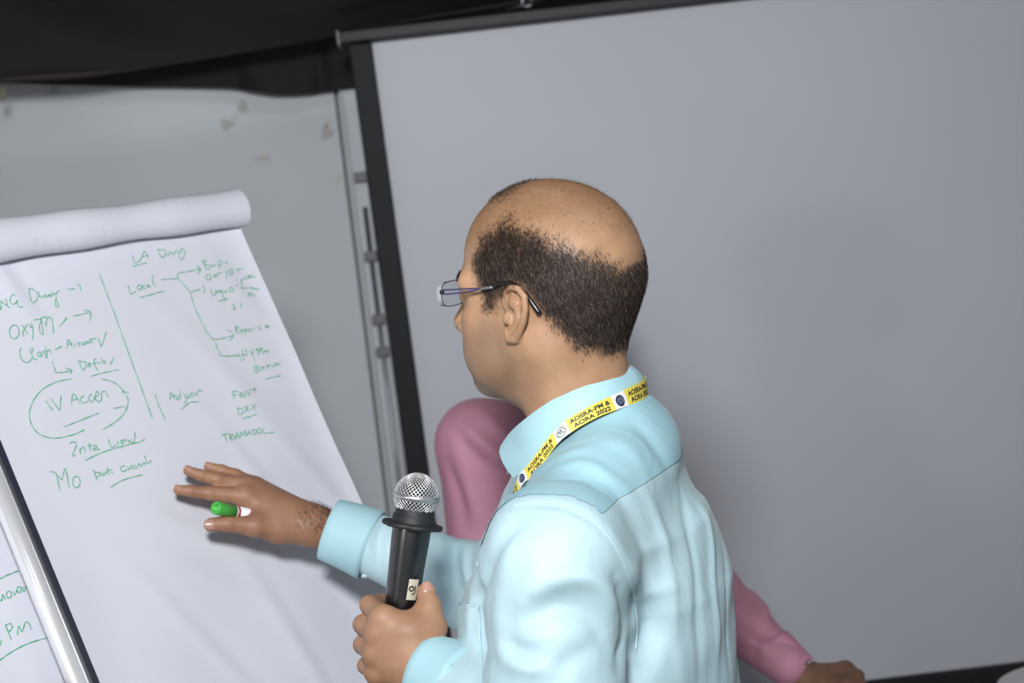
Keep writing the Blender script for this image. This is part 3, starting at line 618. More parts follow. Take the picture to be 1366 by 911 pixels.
def strands(V, F, N, mask, count, length, width, flow, lift, seed, jitter=0.35):
    r = np.random.default_rng(seed); Q = np.asarray(F); ar = np.linalg.norm(np.cross(V[Q[:, 2]] - V[Q[:, 0]], V[Q[:, 3]] - V[Q[:, 1]]), axis=1)
    wq = ar * mask[Q].mean(1) ** 1.3; wq /= wq.sum(); fi = r.choice(len(Q), count, p=wq)
    a, b = r.random((2, count, 1)); c = V[Q[fi]]; p = (c[:, 0] * (1 - a) + c[:, 1] * a) * (1 - b) + (c[:, 3] * (1 - a) + c[:, 2] * a) * b
    n = N[Q[fi, 0]]; d = flow(p, n) + r.normal(0, jitter, (count, 3)); d -= n * (d * n).sum(1, keepdims=True); d /= np.linalg.norm(d, axis=1, keepdims=True) + 1e-9
    mv = mask[Q[fi]].mean(1)[:, None]; L = length * (0.55 + 0.6 * r.random((count, 1))) * (0.45 + 0.55 * mv)
    lf = lift * (0.6 + 0.8 * r.random((count, 1)))
    p1 = p + (d * (1 - lf * 0.4) + n * lf) * L * 0.5; p2 = p + d * L + n * lf * L * 0.75
    s = np.cross(d, n); s = s * 0.75 + r.normal(0, 0.4, (count, 3)); s /= np.linalg.norm(s, axis=1, keepdims=True)
    p0 = p - n * 0.0006; wv = width * (0.7 + 0.6 * r.random((count, 1)))
    W = np.stack([p0 - s * wv, p0 + s * wv, p1 - s * wv * 0.8, p1 + s * wv * 0.8, p2], 1).reshape(-1, 3)
    o = np.arange(count)[:, None] * 5
    FF = [(int(i), int(i) + 1, int(i) + 3, int(i) + 2) for i in o[:, 0]] + [(int(i) + 2, int(i) + 3, int(i) + 4) for i in o[:, 0]]
    return W, FF
def hair_mat(name, c0, c1):
    mt = bpy.data.materials.new(name); mt.use_nodes = True; nt = mt.node_tree; b = nt.nodes['Principled BSDF']; b.inputs['Roughness'].default_value = 0.45; b.inputs['Specular IOR Level'].default_value = 0.3
    g = nt.nodes.new('ShaderNodeNewGeometry'); r = nt.nodes.new('ShaderNodeValToRGB'); r.color_ramp.elements[0].color = lin(c0); r.color_ramp.elements[1].color = lin(c1)
    r.color_ramp.elements[0].position = 0.55; nt.links.new(g.outputs['Random Per Island'], r.inputs['Fac']); nt.links.new(r.outputs['Color'], b.inputs['Base Color']); return mt
M_hair = hair_mat('dark_brown_hair', (34, 28, 26), (94, 80, 71)); M_hair2 = hair_mat('black_hair', (20, 18, 18), (40, 34, 32)); M_armhair = hair_mat('arm_hair', (38, 28, 24), (60, 46, 38))

# ---- hands
def hand_sdf(p, wrist, fore, fingers, frad, thumb, trad, wr=0.026, palm_r=0.0125):
    f = capsule(p, wrist, fore, wr * 0.96, wr * 1.08)
    pal = None
    for fg, fr in zip(fingers, frad):
        base = np.asarray(wrist) * 0.92 + np.asarray(fg[0]) * 0.08
        c = capsule(p, base, fg[0], palm_r * 1.25, fr[0] * 1.14); pal = c if pal is None else smin(pal, c, 0.014)
    c = capsule(p, np.asarray(wrist) * 0.75 + np.asarray(thumb[0]) * 0.25, thumb[0], palm_r * 1.2, trad[0]); pal = smin(pal, c, 0.012)
    f = smin(f, pal, 0.016)
    for fg, fr in zip(fingers, frad):
        c = chain(p, fg, fr, 0.003); f = smin(f, c, 0.0055)
    f = smin(f, chain(p, thumb, trad, 0.004), 0.007)
    return f
def nail(tip, prev, nrm_, r, name, parent, material):
    t = nrm(np.asarray(tip) - np.asarray(prev)); n = nrm(nrm_ - t * (nrm_ @ t)); s = np.cross(t, n); V = []
    for i in range(7):
        u = -1 + 2 * i / 6
        for j in range(7):
            w_ = -1 + 2 * j / 6; hw = r * 0.78 * (1 - 0.25 * max(0, abs(u)) ** 3); a = w_ * 0.95
            V.append(np.asarray(tip) + t * (r * 0.95 * u * 0.85 + r * 0.1) + s * hw * math.sin(a) / math.sin(0.95) + n * (r * (0.99 * math.cos(a * 0.9)) + 0.0004 - 0.12 * r * max(0, u)))
    return fix_normals(mk(name, V, grid_faces(7, 7), material, parent))
def set_attr(o, name, vals):
    at = o.data.attributes.new(name, 'FLOAT', 'POINT'); at.data.foreach_set('value', np.asarray(vals, np.float32))

# ------------------------------------------------------------------ speaker in the blue shirt
YT = math.radians(15)
O1 = P(768, 560, 1.82); tF = np.array([-math.cos(YT), math.sin(YT), 0]); tL = np.cross(Z, tF)
TA = np.stack([tF, tL, Z])
def T2W(q): return O1 + np.asarray(q) @ TA
def W2T(p): return (p - O1.astype(np.float32)) @ TA.T.astype(np.float32)
base1 = np.array([O1[0], O1[1], 0.0])
HA = head_axes(math.radians(33), math.radians(-2)); HO = P(733, 383, 1.80)
def H2W(q): return HO + np.asarray(q) @ HA
headV = H2W(HV); headN = HN @ HA
# right hand at the chart, left hand on the microphone (joints: pixel, depth)
def J(*t): return P(*t)
rw = J(424, 703, 2.185); rf = J(516, 735, 2.172)
R_f = [[J(327, 662, 2.163), J(280, 658, 2.148), J(254, 655, 2.140), J(238, 653.5, 2.136)],
       [J(330, 649, 2.178), J(290, 640, 2.163), J(268, 634, 2.156), J(251, 628, 2.153)],
       [J(341, 648, 2.194), J(314, 634, 2.183), J(295, 627, 2.178), J(278, 622.5, 2.176)],
       [J(352, 655, 2.208), J(330, 644, 2.218), J(318, 641, 2.216), J(307, 640, 2.212)]]
R_r = [[0.0112, 0.0088, 0.0074, 0.0062], [0.0108, 0.0088, 0.0074, 0.0062], [0.0102, 0.0082, 0.0070, 0.0058], [0.0095, 0.0072, 0.0062, 0.0052]]
R_t = [J(372, 706, 2.160), J(340, 702, 2.140), J(304, 698.5, 2.128), J(281, 700, 2.122)]; R_tr = [0.0165, 0.0125, 0.0102, 0.0085]
lw = J(556, 893, 1.770); lf = J(640, 945, 1.715)
L_f = [[J(511, 824, 1.763), J(493, 807, 1.792), J(507, 803, 1.822), J(530, 806, 1.828)],
       [J(503, 846, 1.763), J(484, 833, 1.796), J(500, 830, 1.826), J(524, 832, 1.831)],
       [J(500, 872, 1.766), J(484, 860, 1.798), J(500, 858, 1.826), J(520, 858, 1.830)],
       [J(502, 898, 1.772), J(488, 888, 1.802), J(500, 885, 1.826), J(516, 884, 1.829)]]
L_r = [[0.0120, 0.0100, 0.0086, 0.0074], [0.0118, 0.0102, 0.0086, 0.0074], [0.0114, 0.0098, 0.0082, 0.0072], [0.0105, 0.0088, 0.0074, 0.0062]]
L_t = [J(568, 868, 1.768), J(578, 838, 1.770), J(573, 810, 1.776), J(568, 790, 1.782)]; L_tr = [0.0170, 0.0142, 0.0122, 0.0098]
def bounds(pts, m_): a = np.array(pts); return a.min(0) - m_, a.max(0) + m_
def rhand(p):
    f = hand_sdf(p, rw, rf, R_f, R_r, R_t, R_tr, wr=0.0245)
    f = smin(f, capsule(p, J(362, 690, 2.168), J(405, 700, 2.174), 0.020, 0.021), 0.02)
    return smin(f, chain(p, [R_f[0][0], J(343, 680, 2.165), R_t[1]], [0.010, 0.011, 0.010]), 0.010)
def lhand(p):
    f = hand_sdf(p, lw, lf, L_f, L_r, L_t, L_tr, wr=0.027)
    f = smin(f, capsule(p, J(548, 842, 1.766), J(548, 880, 1.768), 0.021, 0.022), 0.018)
    mc0, mc1 = J(537, 780, 1.80), J(519, 905, 1.80)
    return smax(f, -capsule(p, mc0, mc1, 0.0160, 0.0155), 0.002)
lo, hi = bounds([rw, rf] + sum(R_f, []) + R_t, 0.04); RV, RF = isosurf(rhand, lo, hi, 0.0017)
lo, hi = bounds([lw, lf] + sum(L_f, []) + L_t, 0.045); LV, LF = isosurf(lhand, lo, hi, 0.0017)
# arms and trunk beneath the clothes
shL = T2W((-0.008, 0.192, -0.105)); shR = T2W((0.045, -0.165, -0.100))
elL = P(742, 1035, 1.62); elR = P(668, 800, 2.18)
def core1(p):
    t = W2T(p)
    f = chain(t, [(-0.02, 0, 0.02), (-0.02, 0, -0.10), (0.0, 0, -0.25), (0.0, 0, -0.55)], [0.055, 0.09, 0.095, 0.09])
    f = smin(f, capsule(t, (-0.01, -0.12, -0.1), (-0.01, 0.12, -0.1), 0.05, 0.05), 0.04)
    f = smin(f, capsule(t, (0.0, -0.07, -0.26), (0.0, 0.07, -0.26), 0.085, 0.085), 0.04)
    f = smin(f, chain(p, [shL, elL, lf], [0.046, 0.040, 0.03]), 0.03); return smin(f, chain(p, [shR, elR, rf], [0.046, 0.040, 0.03]), 0.03)
lo, hi = bounds([T2W((0, 0, 0.05)), T2W((0, 0, -0.6)), shL, shR, elL, elR, lf, rf], 0.13); CV, CF = isosurf(core1, lo, hi, 0.008)
BV, BF = joinVF((headV, HF), (RV, RF), (LV, LF), (CV, CF))
man = mk('person', BV, BF, M_skin, origin=base1, label='balding man in a pale blue shirt and glasses, microphone in hand', cat='person')
hm = hair_mask(HV, HAIR1); stb = np.zeros(len(HV))
sd = poly_sd(HV[:, 0], HV[:, 2], [(0.044, -0.018), (0.060, -0.050), (0.098, -0.046), (0.12, -0.12), (0.02, -0.128), (0.008, -0.07), (0.022, -0.03)]); stb = (1 - sstep(-0.012, 0.012, sd)) * 0.62
top = (1 - sstep(0.0, 0.03, np.abs(HV[:, 0] - 0.036) - 0.012)) * sstep(0.086, 0.100, HV[:, 2]) * 0.4          # thin hair left above the forehead
zz = np.zeros(len(BV)); a1 = zz.copy(); a1[:len(HV)] = np.maximum(np.clip(hm * 1.15, 0, 0.94), top * 0.6); a1[:len(HV)] = np.maximum(a1[:len(HV)], 0.20 * sstep(0.03, 0.09, HV[:, 2]) * (1 - sstep(0.03, 0.08, HV[:, 0]))); set_attr(man, 'hair', a1)
a2 = zz.copy(); a2[:len(HV)] = stb; set_attr(man, 'stubble', a2); tn = zz.copy(); tn[:len(HV)] = 0.42 * sstep(0.02, 0.08, HV[:, 2]); set_attr(man, 'tan', tn); fl2 = zz.copy(); fl2[len(HV):len(HV) + len(RV)] = 0.55; fl2[len(HV) + len(RV):len(HV) + len(RV) + len(LV)] = 0.30; set_attr(man, 'flush', fl2)
def flow(p, n):
    back = np.clip((-p[:, 0] - 0.02) / 0.06, 0, 1)[:, None]
    return np.array([-0.55, 0, -0.8]) * (1 - back) + np.array([-0.05, 0, -1.0]) * back
W1, F1 = strands(HV, HF, HN, hm, 36000, 0.0100, 0.00025, flow, 0.42, 3)
W1b, F1b = strands(HV, HF, HN, top + 1e-9, 1300, 0.009, 0.0002, lambda p, n: np.tile([-0.8, 0, 0.35], (len(p), 1)), 0.6, 4)
brow = (1 - sstep(0.0, 0.0055, np.abs(HV[:, 2] - 0.019 - 0.0))) * (np.abs(HV[:, 1]) > 0.012) * (np.abs(HV[:, 1]) < 0.055) * (HV[:, 0] > 0.05)
W1c, F1c = strands(HV, HF, HN, brow + 1e-9, 900, 0.009, 0.00035, lambda p, n: np.stack([-0.3 + 0 * p[:, 0], np.sign(p[:, 1]), 0.1 + 0 * p[:, 0]], 1), 0.35, 5)
crown = sstep(0.04, 0.07, HV[:, 2]) * (HV[:, 0] < 0.04) * (1 - hm)
W1d, F1d = strands(HV, HF, HN, crown + 1e-9, 1600, 0.007, 0.00009, flow, 0.5, 8, 0.5)
WH, FH = joinVF((W1, F1), (W1b, F1b), (W1c, F1c), (W1d, F1d))
mk('hair', H2W(WH), FH, M_hair, man, smooth=False, kind='stuff')
# forearm hair near the right wrist
RN = normals_of(RV, RF); axr = nrm(rf - rw); tt = (RV - rw) @ axr
am = sstep(-0.035, 0.0, tt) * (1 - sstep(0.05, 0.06, tt)) * sstep(-0.1, 0.6, RN @ nrm(cU * 0.8 - cD * 0.5))
WA, FA = strands(RV, RF, RN, am + 1e-9, 900, 0.011, 0.00016, lambda p, n: np.tile(-axr + cU * 0.5, (len(p), 1)), 0.5, 6, 0.5)
mk('arm_hair', WA, FA, M_armhair, man, smooth=False, kind='stuff')
M_nail = mat('fingernail', (178, 136, 120), 0.28, sss=0.1)
nail(R_t[3], R_t[2], nrm(-cD * 0.9 + cU * 0.2), 0.0085, 'fingernail', man, M_nail)
for fg, fr in zip(R_f[:3], R_r): nail(fg[3], fg[2], nrm(cU * 0.9 - cD * 0.45), fr[3], 'fingernail', man, M_nail)
nail(L_t[3], L_t[2], nrm(-cD * 0.75 + cR * 0.65), 0.0098, 'fingernail', man, M_nail)
# eyes
M_eye = mat('eye_white', (225, 220, 214), 0.25); M_iris = mat('iris', (48, 32, 24), 0.2)
for s in (-1, 1):
    c = np.array([0.0775, 0.033 * s, -0.003]); V = []; n = 14
    for i in range(n + 1):
        for j in range(n): V.append(H2W(c + 0.0128 * np.array([math.cos(math.pi * i / n), math.sin(math.pi * i / n) * math.cos(2 * math.pi * j / n), 0.62 * math.sin(math.pi * i / n) * math.sin(2 * math.pi * j / n)])))
    F = [(i * n + j, i * n + (j + 1) % n, (i + 1) * n + (j + 1) % n, (i + 1) * n + j) for i in range(n) for j in range(n)]
    e = mk('eye', V, F, M_eye, man)
    V = [H2W(c + np.array([0.0131, 0, 0]))] + [H2W(c + np.array([0.0122, 0.0055 * math.cos(a), 0.0048 * math.sin(a)])) for a in np.linspace(0, 2 * math.pi, 17)[:-1]]
    mk('iris', V, [(0, 1 + k, 1 + (k + 1) % 16) for k in range(16)], M_iris, e)
# ------------------------------------------------------------------ blue shirt
def cloth_mat(name, c, c2, rough=0.54, sheen=0.1, weave=900, crease=0.5, axis_scale=(14, 14, 5)):
    mt = bpy.data.materials.new(name); mt.use_nodes = True; nt = mt.node_tree; b = nt.nodes['Principled BSDF']
    b.inputs['Roughness'].default_value = rough; b.inputs['Specular IOR Level'].default_value = 0.36; b.inputs['Sheen Weight'].default_value = sheen; b.inputs['Sheen Roughness'].default_value = 0.35
    tc = nt.nodes.new('ShaderNodeTexCoord'); mp = nt.nodes.new('ShaderNodeMapping'); mp.inputs['Scale'].default_value = axis_scale
    n = nt.nodes.new('ShaderNodeTexNoise'); n.inputs['Scale'].default_value = 1.0; n.inputs['Detail'].default_value = 4; n.inputs['Distortion'].default_value = 0.8
    nt.links.new(tc.outputs['Object'], mp.inputs['Vector']); nt.links.new(mp.outputs['Vector'], n.inputs['Vector'])
    n3 = nt.nodes.new('ShaderNodeTexNoise'); n3.inputs['Scale'].default_value = 9; n3.inputs['Detail'].default_value = 3
    nt.links.new(tc.outputs['Object'], n3.inputs['Vector'])
    r = nt.nodes.new('ShaderNodeValToRGB'); r.color_ramp.elements[0].position = 0.35; r.color_ramp.elements[1].position = 0.65
    r.color_ramp.elements[0].color = lin(c); r.color_ramp.elements[1].color = lin(c2); nt.links.new(n3.outputs['Fac'], r.inputs['Fac']); nt.links.new(r.outputs['Color'], b.inputs['Base Color'])
    w_ = nt.nodes.new('ShaderNodeTexNoise'); w_.inputs['Scale'].default_value = weave; w_.inputs['Detail'].default_value = 1
    nt.links.new(tc.outputs['Object'], w_.inputs['Vector'])
    b1 = nt.nodes.new('ShaderNodeBump'); b1.inputs['Strength'].default_value = 0.06; b1.inputs['Distance'].default_value = 0.0006; nt.links.new(w_.outputs['Fac'], b1.inputs['Height'])
    b2 = nt.nodes.new('ShaderNodeBump'); b2.inputs['Strength'].default_value = crease; b2.inputs['Distance'].default_value = 0.006; nt.links.new(n.outputs['Fac'], b2.inputs['Height']); nt.links.new(b1.outputs['Normal'], b2.inputs['Normal'])
    nt.links.new(b2.outputs['Normal'], b.inputs['Normal']); return mt
M_shirt = cloth_mat('pale_blue_satin_cotton', (176, 205, 213), (183, 211, 218))
M_yoke = cloth_mat('pale_blue_yoke_shaded', (150, 191, 202), (158, 198, 208), axis_scale=(6, 16, 12))  # darker than the shirt: grazing shade and sheen put into the yoke's colour
M_collar = cloth_mat('pale_blue_collar', (163, 203, 212), (169, 207, 216), crease=0.05)
wL = P(612, 917, 1.742); wR = P(492, 725, 2.174)
def tors_sdf(t):
    z = t[:, 2]
    ks = np.array([-1.0, -0.75, -0.55, -0.40, -0.28, -0.18, -0.11, -0.065, -0.005])
    a = np.interp(z, ks, [0.14, 0.143, 0.146, 0.153, 0.153, 0.144, 0.114, 0.078, 0.05]); b_ = np.interp(z, ks, [0.185, 0.185, 0.180, 0.185, 0.19, 0.185, 0.165, 0.11, 0.05])
    cx = np.interp(z, ks, [0.01, 0.014, 0.016, 0.015, 0.008, -0.003, -0.016, -0.014, -0.010])
    q = np.sqrt(((t[:, 0] - cx) / a) ** 2 + (t[:, 1] / b_) ** 2 + 1e-9)
    d = (q - 1) * np.minimum(a, b_)
    d = np.maximum(d, z + 0.005); return np.maximum(d, -0.62 - z)
def shirt_sdf(p):
    t = W2T(p); f = tors_sdf(t)
    f = smin(f, chain(t, [(-0.046, 0, -0.034), (-0.044, 0.067, -0.050), (-0.020, 0.13, -0.084), (-0.008, 0.185, -0.105)], [0.050, 0.054, 0.060, 0.066]), 0.045)
    f = smin(f, chain(t, [(-0.046, 0, -0.034), (-0.040, -0.067, -0.050), (0.01, -0.13, -0.084), (0.045, -0.165, -0.105)], [0.050, 0.054, 0.060, 0.066]), 0.045)
    f = smin(f, chain(p, [shL, elL], [0.068, 0.064]), 0.028); g = chain(p, [elL, wL], [0.064, 0.0415]); f = smin(f, g, 0.02)
    f = smin(f, chain(p, [shR, elR], [0.068, 0.060]), 0.03); f = smin(f, chain(p, [elR, wR], [0.060, 0.0400]), 0.02)
    # hollow at neck and wrists
    f = smax(f, -capsule(t, (-0.004, 0, -0.03), (0.0, 0, 0.2), 0.062, 0.062), 0.006)
    return f
lo, hi = bounds([T2W((0.15, 0.2, 0.03)), T2W((-0.2, -0.2, -0.62)), shL, shR, elL, elR, wL, wR], 0.085); lo[2] = max(lo[2], O1[2] - 0.62)
SV, SF = isosurf(shirt_sdf, lo, hi, 0.0048)
SN = normals_of(SV, SF)
bv = bvh_of(SV, SF)
def fold(poly, width, amp, valley=0.0, vside=0.0):
    """raise (or sink) the cloth along a line over the surface"""
    global SV
    pts = []
    for x, y in catmull(poly, 8 * len(poly)):
        q, n = cast(bv, x, y)
        if q is not None: pts.append(q)
    if len(pts) < 2: return
    pts = np.array(pts); lo_ = pts.min(0) - width * 4; hi_ = pts.max(0) + width * 4
    idx = np.where(((SV > lo_) & (SV < hi_)).all(1))[0]
    if not len(idx): return
    best = np.full(len(idx), 1e9); tb = np.zeros(len(idx))
    for i in range(len(pts) - 1):
        a, b = pts[i], pts[i + 1]; e = b - a; t = np.clip(((SV[idx] - a) @ e) / (e @ e + 1e-12), 0, 1); d = np.linalg.norm(SV[idx] - a - t[:, None] * e, axis=1)
        up = d < best; best[up] = d[up]; tb[up] = (i + t[up]) / (len(pts) - 1)
    env = np.clip(np.sin(math.pi * np.clip(tb, 0.03, 0.97)), 0, 1) ** 0.5
    SV[idx] += SN[idx] * (amp * np.exp(-(best / width) ** 2) * env)[:, None]
# broad gathers and creases
for poly, wd, am in (
    ([(700, 800), (745, 772), (792, 776), (826, 818)], 0.011, 0.009), ([(690, 835), (740, 812), (785, 822), (812, 860)], 0.012, -0.008),
    ([(842, 765), (852, 812), (846, 870)], 0.010, 0.006), ([(868, 792), (874, 840), (850, 890)], 0.024, -0.021), ([(822, 775), (836, 830), (826, 890)], 0.010, -0.010),
    ([(893, 790), (893, 850), (868, 905)], 0.010, 0.006), ([(800, 700), (850, 770), (890, 830)], 0.012, 0.003),
    ([(925, 640), (950, 740), (957, 905)], 0.006, 0.0035), ([(905, 640), (925, 740), (935, 905)], 0.006, -0.003), ([(945, 650), (968, 760), (972, 905)], 0.005, -0.003), ([(860, 650), (890, 740), (912, 905)], 0.008, 0.003), ([(830, 680), (868, 760), (900, 860)], 0.007, -0.002),
    ([(700, 690), (655, 745), (642, 800), (650, 880)], 0.009, -0.006), ([(690, 720), (668, 790), (668, 860), (690, 905)], 0.012, 0.004), ([(640, 735), (630, 800), (628, 905)], 0.008, 0.004),
    ([(720, 870), (690, 868), (668, 850)], 0.010, -0.006), ([(730, 895), (700, 890), (680, 880)], 0.008, 0.005), ([(800, 860), (760, 880), (740, 905)], 0.010, -0.004), ([(720, 700), (712, 760), (702, 800)], 0.012, 0.003),
    ([(745, 620), (790, 625), (850, 665)], 0.008, 0.003), ([(720, 640), (770, 640), (810, 660)], 0.008, -0.0025), ([(840, 560), (870, 590), (890, 625)], 0.010, -0.003), ([(800, 585), (840, 600), (870, 640)], 0.010, 0.0025), ([(700, 645), (740, 615), (790, 600)], 0.007, 0.003),
    ([(560, 700), (548, 735), (552, 775)], 0.007, 0.0060), ([(575, 700), (562, 740), (566, 790)], 0.006, -0.0060), ([(592, 702), (584, 745), (590, 800)], 0.008, 0.0075), ([(612, 702), (606, 745), (612, 790)], 0.006, -0.0075), ([(630, 705), (622, 740), (628, 790)], 0.007, 0.0060), ([(500, 685), (486, 725), (488, 770)], 0.006, 0.0030), ([(512, 690), (505, 730), (512, 780)], 0.006, -0.0060)):
    fold(poly, wd, am)
SV = SV + SN * (0.0012 * np.sin(SV[:, 0] * 61 + SV[:, 2] * 35 + 2 * np.sin(SV[:, 1] * 22)) + 0.0009 * np.sin(SV[:, 2] * 83 - SV[:, 1] * 47))[:, None]
SEAM = [(681, 678), (706, 672), (735, 672), (762, 680), (789, 696), (812, 722), (831, 755), (842, 792), (848, 832), (846, 870)]
fold(SEAM, 0.0045, -0.0022)
SN = normals_of(SV, SF)
shirt = mk('shirt', SV, SF, M_shirt, man)
bv = bvh_of(SV, SF)
def seam(name, poly, r, parent, material, lift=0.0002, n=60):
    C = []
    for x, y in catmull(poly, n):
        q, nn = cast(bv, x, y)
        if q is not None: C.append(q + nn * lift)
    if len(C) > 3:
        C = np.array(C)
        for _ in range(3): C[1:-1] = (C[:-2] + C[1:-1] * 2 + C[2:]) / 4
        return tube(name, C, r, material, parent, n=6)
seam('armhole_seam', [(x + 2, y - 3) for x, y in SEAM], 0.0011, shirt, M_shirt)
# yoke: a second layer of cloth over the shoulders cut cleanly from the shirt's own surface
def cut_layer(name, planes, off, material, parent, keep=None):
    me = bpy.data.meshes.new(name); bm = bmesh.new()
    sel = keep(SV)[np.asarray(SF)].all(1); ids = np.unique(np.asarray(SF)[sel]); mp = {int(k): i for i, k in enumerate(ids)}
    vs = [bm.verts.new((SV[k] + SN[k] * off).tolist()) for k in ids]
    for q in np.asarray(SF)[sel]: bm.faces.new([vs[mp[int(k)]] for k in q])
    for co, no in planes:
        bmesh.ops.bisect_plane(bm, geom=bm.verts[:] + bm.edges[:] + bm.faces[:], plane_co=co, plane_no=no, clear_outer=True)
    bm.to_mesh(me); bm.free(); V = np.array([v.co[:] for v in me.vertices]); F = [tuple(p.vertices) for p in me.polygons]; bpy.data.meshes.remove(me)
    return mk(name, V, F, material, parent) if len(V) else None

def mirT(p): t = (np.asarray(p) - O1) @ TA.T; t[1] = -t[1]; return T2W(t)
ya, _n = cast(bv, 790, 692)
if ya is None: ya = T2W((-0.09, 0.15, -0.11))
t_ = (ya - O1) @ TA.T
yb = None
for xx in range(912, 860, -3):
    yb, _n2 = cast(bv, xx, 593 + (912 - xx) * 0.73)
    if yb is not None: break
up = nrm(np.cross(tL, yb - ya));
if up[2] < 0: up = -up
inY = lambda V: (((V - O1) @ TA.T)[:, 1] < 0.21) & (((V - O1) @ TA.T)[:, 1] > -0.17) & (((V - O1) @ TA.T)[:, 2] > -0.2)
sp = [cast(bv, *q)[0] for q in ((704, 669), (762, 677), (815, 722))]
sidepl = nrm(np.cross(sp[1] - sp[0], sp[2] - sp[0]))
if sidepl @ tL < 0: sidepl = -sidepl
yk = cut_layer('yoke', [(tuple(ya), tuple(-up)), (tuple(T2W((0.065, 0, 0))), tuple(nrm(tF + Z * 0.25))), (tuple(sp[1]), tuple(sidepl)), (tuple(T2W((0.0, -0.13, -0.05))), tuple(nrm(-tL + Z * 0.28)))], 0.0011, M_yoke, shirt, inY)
yv = np.array([v.co[:] for v in yk.data.vertices]) + base1
eb = yv[np.abs((yv - sp[1]) @ sidepl) < 1e-4]; eb = eb[np.argsort(-((eb - O1) @ tF))]
if len(eb) > 12:
    for _ in range(12): eb[1:-1] = (eb[:-2] + eb[1:-1] * 2 + eb[2:]) / 4
    tube('shoulder_seam', catmull(eb[::6], 60), 0.0016, M_shirt, yk, n=6)
# collar: stand and fall around the neck, built on ellipses in the trunk's frame
def cyl(x, y, rx, ry, cx, side=1):
    """where the sight line of a photo point meets an upright elliptical cylinder round the neck"""
    o = (CAM - O1) @ TA.T; d = ray(x, y) @ TA.T
    A = (d[0] / rx) ** 2 + (d[1] / ry) ** 2; B_ = 2 * ((o[0] - cx) * d[0] / rx ** 2 + o[1] * d[1] / ry ** 2); C = ((o[0] - cx) / rx) ** 2 + (o[1] / ry) ** 2 - 1
    D = max(B_ * B_ - 4 * A * C, 0.0); t = (-B_ - math.sqrt(D)) / (2 * A); return o + d * t
def fullring(pts, rx, ry, cx, nside=1):
    """visible near side in trunk frame, mirrored for the far side: returns points from front-left round the nape to front-right"""
    L = [cyl(x, y, rx, ry, cx) for x, y in pts]; R_ = [np.array([p[0], -p[1], p[2]]) for p in L[::-1]]
    last = L[-1]; mid = np.array([cx - rx, 0, last[2] + 0.001]); return L + [mid] + R_
Tt = fullring([(668, 597), (680, 580), (697, 564), (730, 540), (772, 517), (810, 503), (838, 494)], 0.069, 0.070, 0.004)
Tb = fullring([(688, 637), (707, 624), (729, 602), (756, 576), (790, 552), (820, 534), (843, 526)], 0.076, 0.079, 0.002)
ctop = catmull([T2W(p) for p in Tt], 72); cbot = catmull([T2W(p) for p in Tb], 72)
V = []; nvv = 9
cen = T2W((0, 0, -0.03))
for a, b in zip(ctop, cbot):
    out = (a + b) / 2 - cen; out[2] = 0; out = nrm(out)
    inner = a - out * 0.004 - Z * 0.030
    for j in range(5): t = j / 4; V.append(inner * (1 - t) + (a - out * 0.003) * t)
    V.append(a + Z * 0.0012)
    for j in range(1, nvv): t = j / (nvv - 1); V.append(a * (1 - t) + b * t + out * (0.0022 + 0.003 * math.sin(math.pi * t)))
collar = fix_normals(mk('collar', V, grid_faces(72, 5 + nvv), M_collar, shirt)); solidify(collar, 0.0012, 0)
# front band of the open collar going down to the placket
pf = [T2W((0.072, 0.02, -0.075)), T2W((0.10, 0.012, -0.12)), T2W((0.135, 0.01, -0.20)), T2W((0.150, 0.008, -0.30)), T2W((0.15, 0.008, -0.45)), T2W((0.15, 0.008, -0.60))]
C = catmull(pf, 30); V = []
for c in C:
    for y in (-0.017, 0.017): V.append(c + tL * y + tF * 0.006)
solidify(fix_normals(mk('placket', V, grid_faces(30, 2), M_shirt, shirt)), 0.003, 0)
for z in (-0.17, -0.26, -0.35, -0.44):
    i = int(np.argmin([abs((c - O1)[2] - z) for c in C])); lathe('button', C[i] + tF * 0.009, tF, [(0, 0.0055), (0.002, 0.0055), (0.0025, 0.004), (0.0022, 0.0)], mat('shirt_button', (200, 220, 224), 0.3), shirt, n=16)
# chest pocket
pk = [(602, 803), (640, 812), (646, 905), (606, 905)]; rows = []
for i in range(13):
    v = i / 12; row = []
    for j in range(11):
        u = j / 10; x = (602 + 38 * u) * (1 - v) + (606 + 40 * u) * v; y = (803 + 9 * u) * (1 - v) + 935 * v
        q, n_ = cast(bv, x, y); row.append(None if (q is None or proj(q)[2] > 1.92) else q + n_ * 0.0025)
    rows.append(row)
good = [[c for c in r if c is not None] for r in rows]
V = []; okr = [r for r in good if len(r) >= 4]
for r in okr: V += list(catmull(r, 9))
if len(okr) > 3: pkt = solidify(mk('pocket', V, grid_faces(len(okr), 9), M_shirt, shirt), 0.002, 0); tube('pocket_hem', [p + (CAM - p) * 0.0005 for p in V[:9]], 0.0016, M_shirt, pkt, n=6); tube('pocket_stitch', [V[9 * i + 8] for i in range(len(okr))], 0.0012, M_shirt, pkt, n=6)
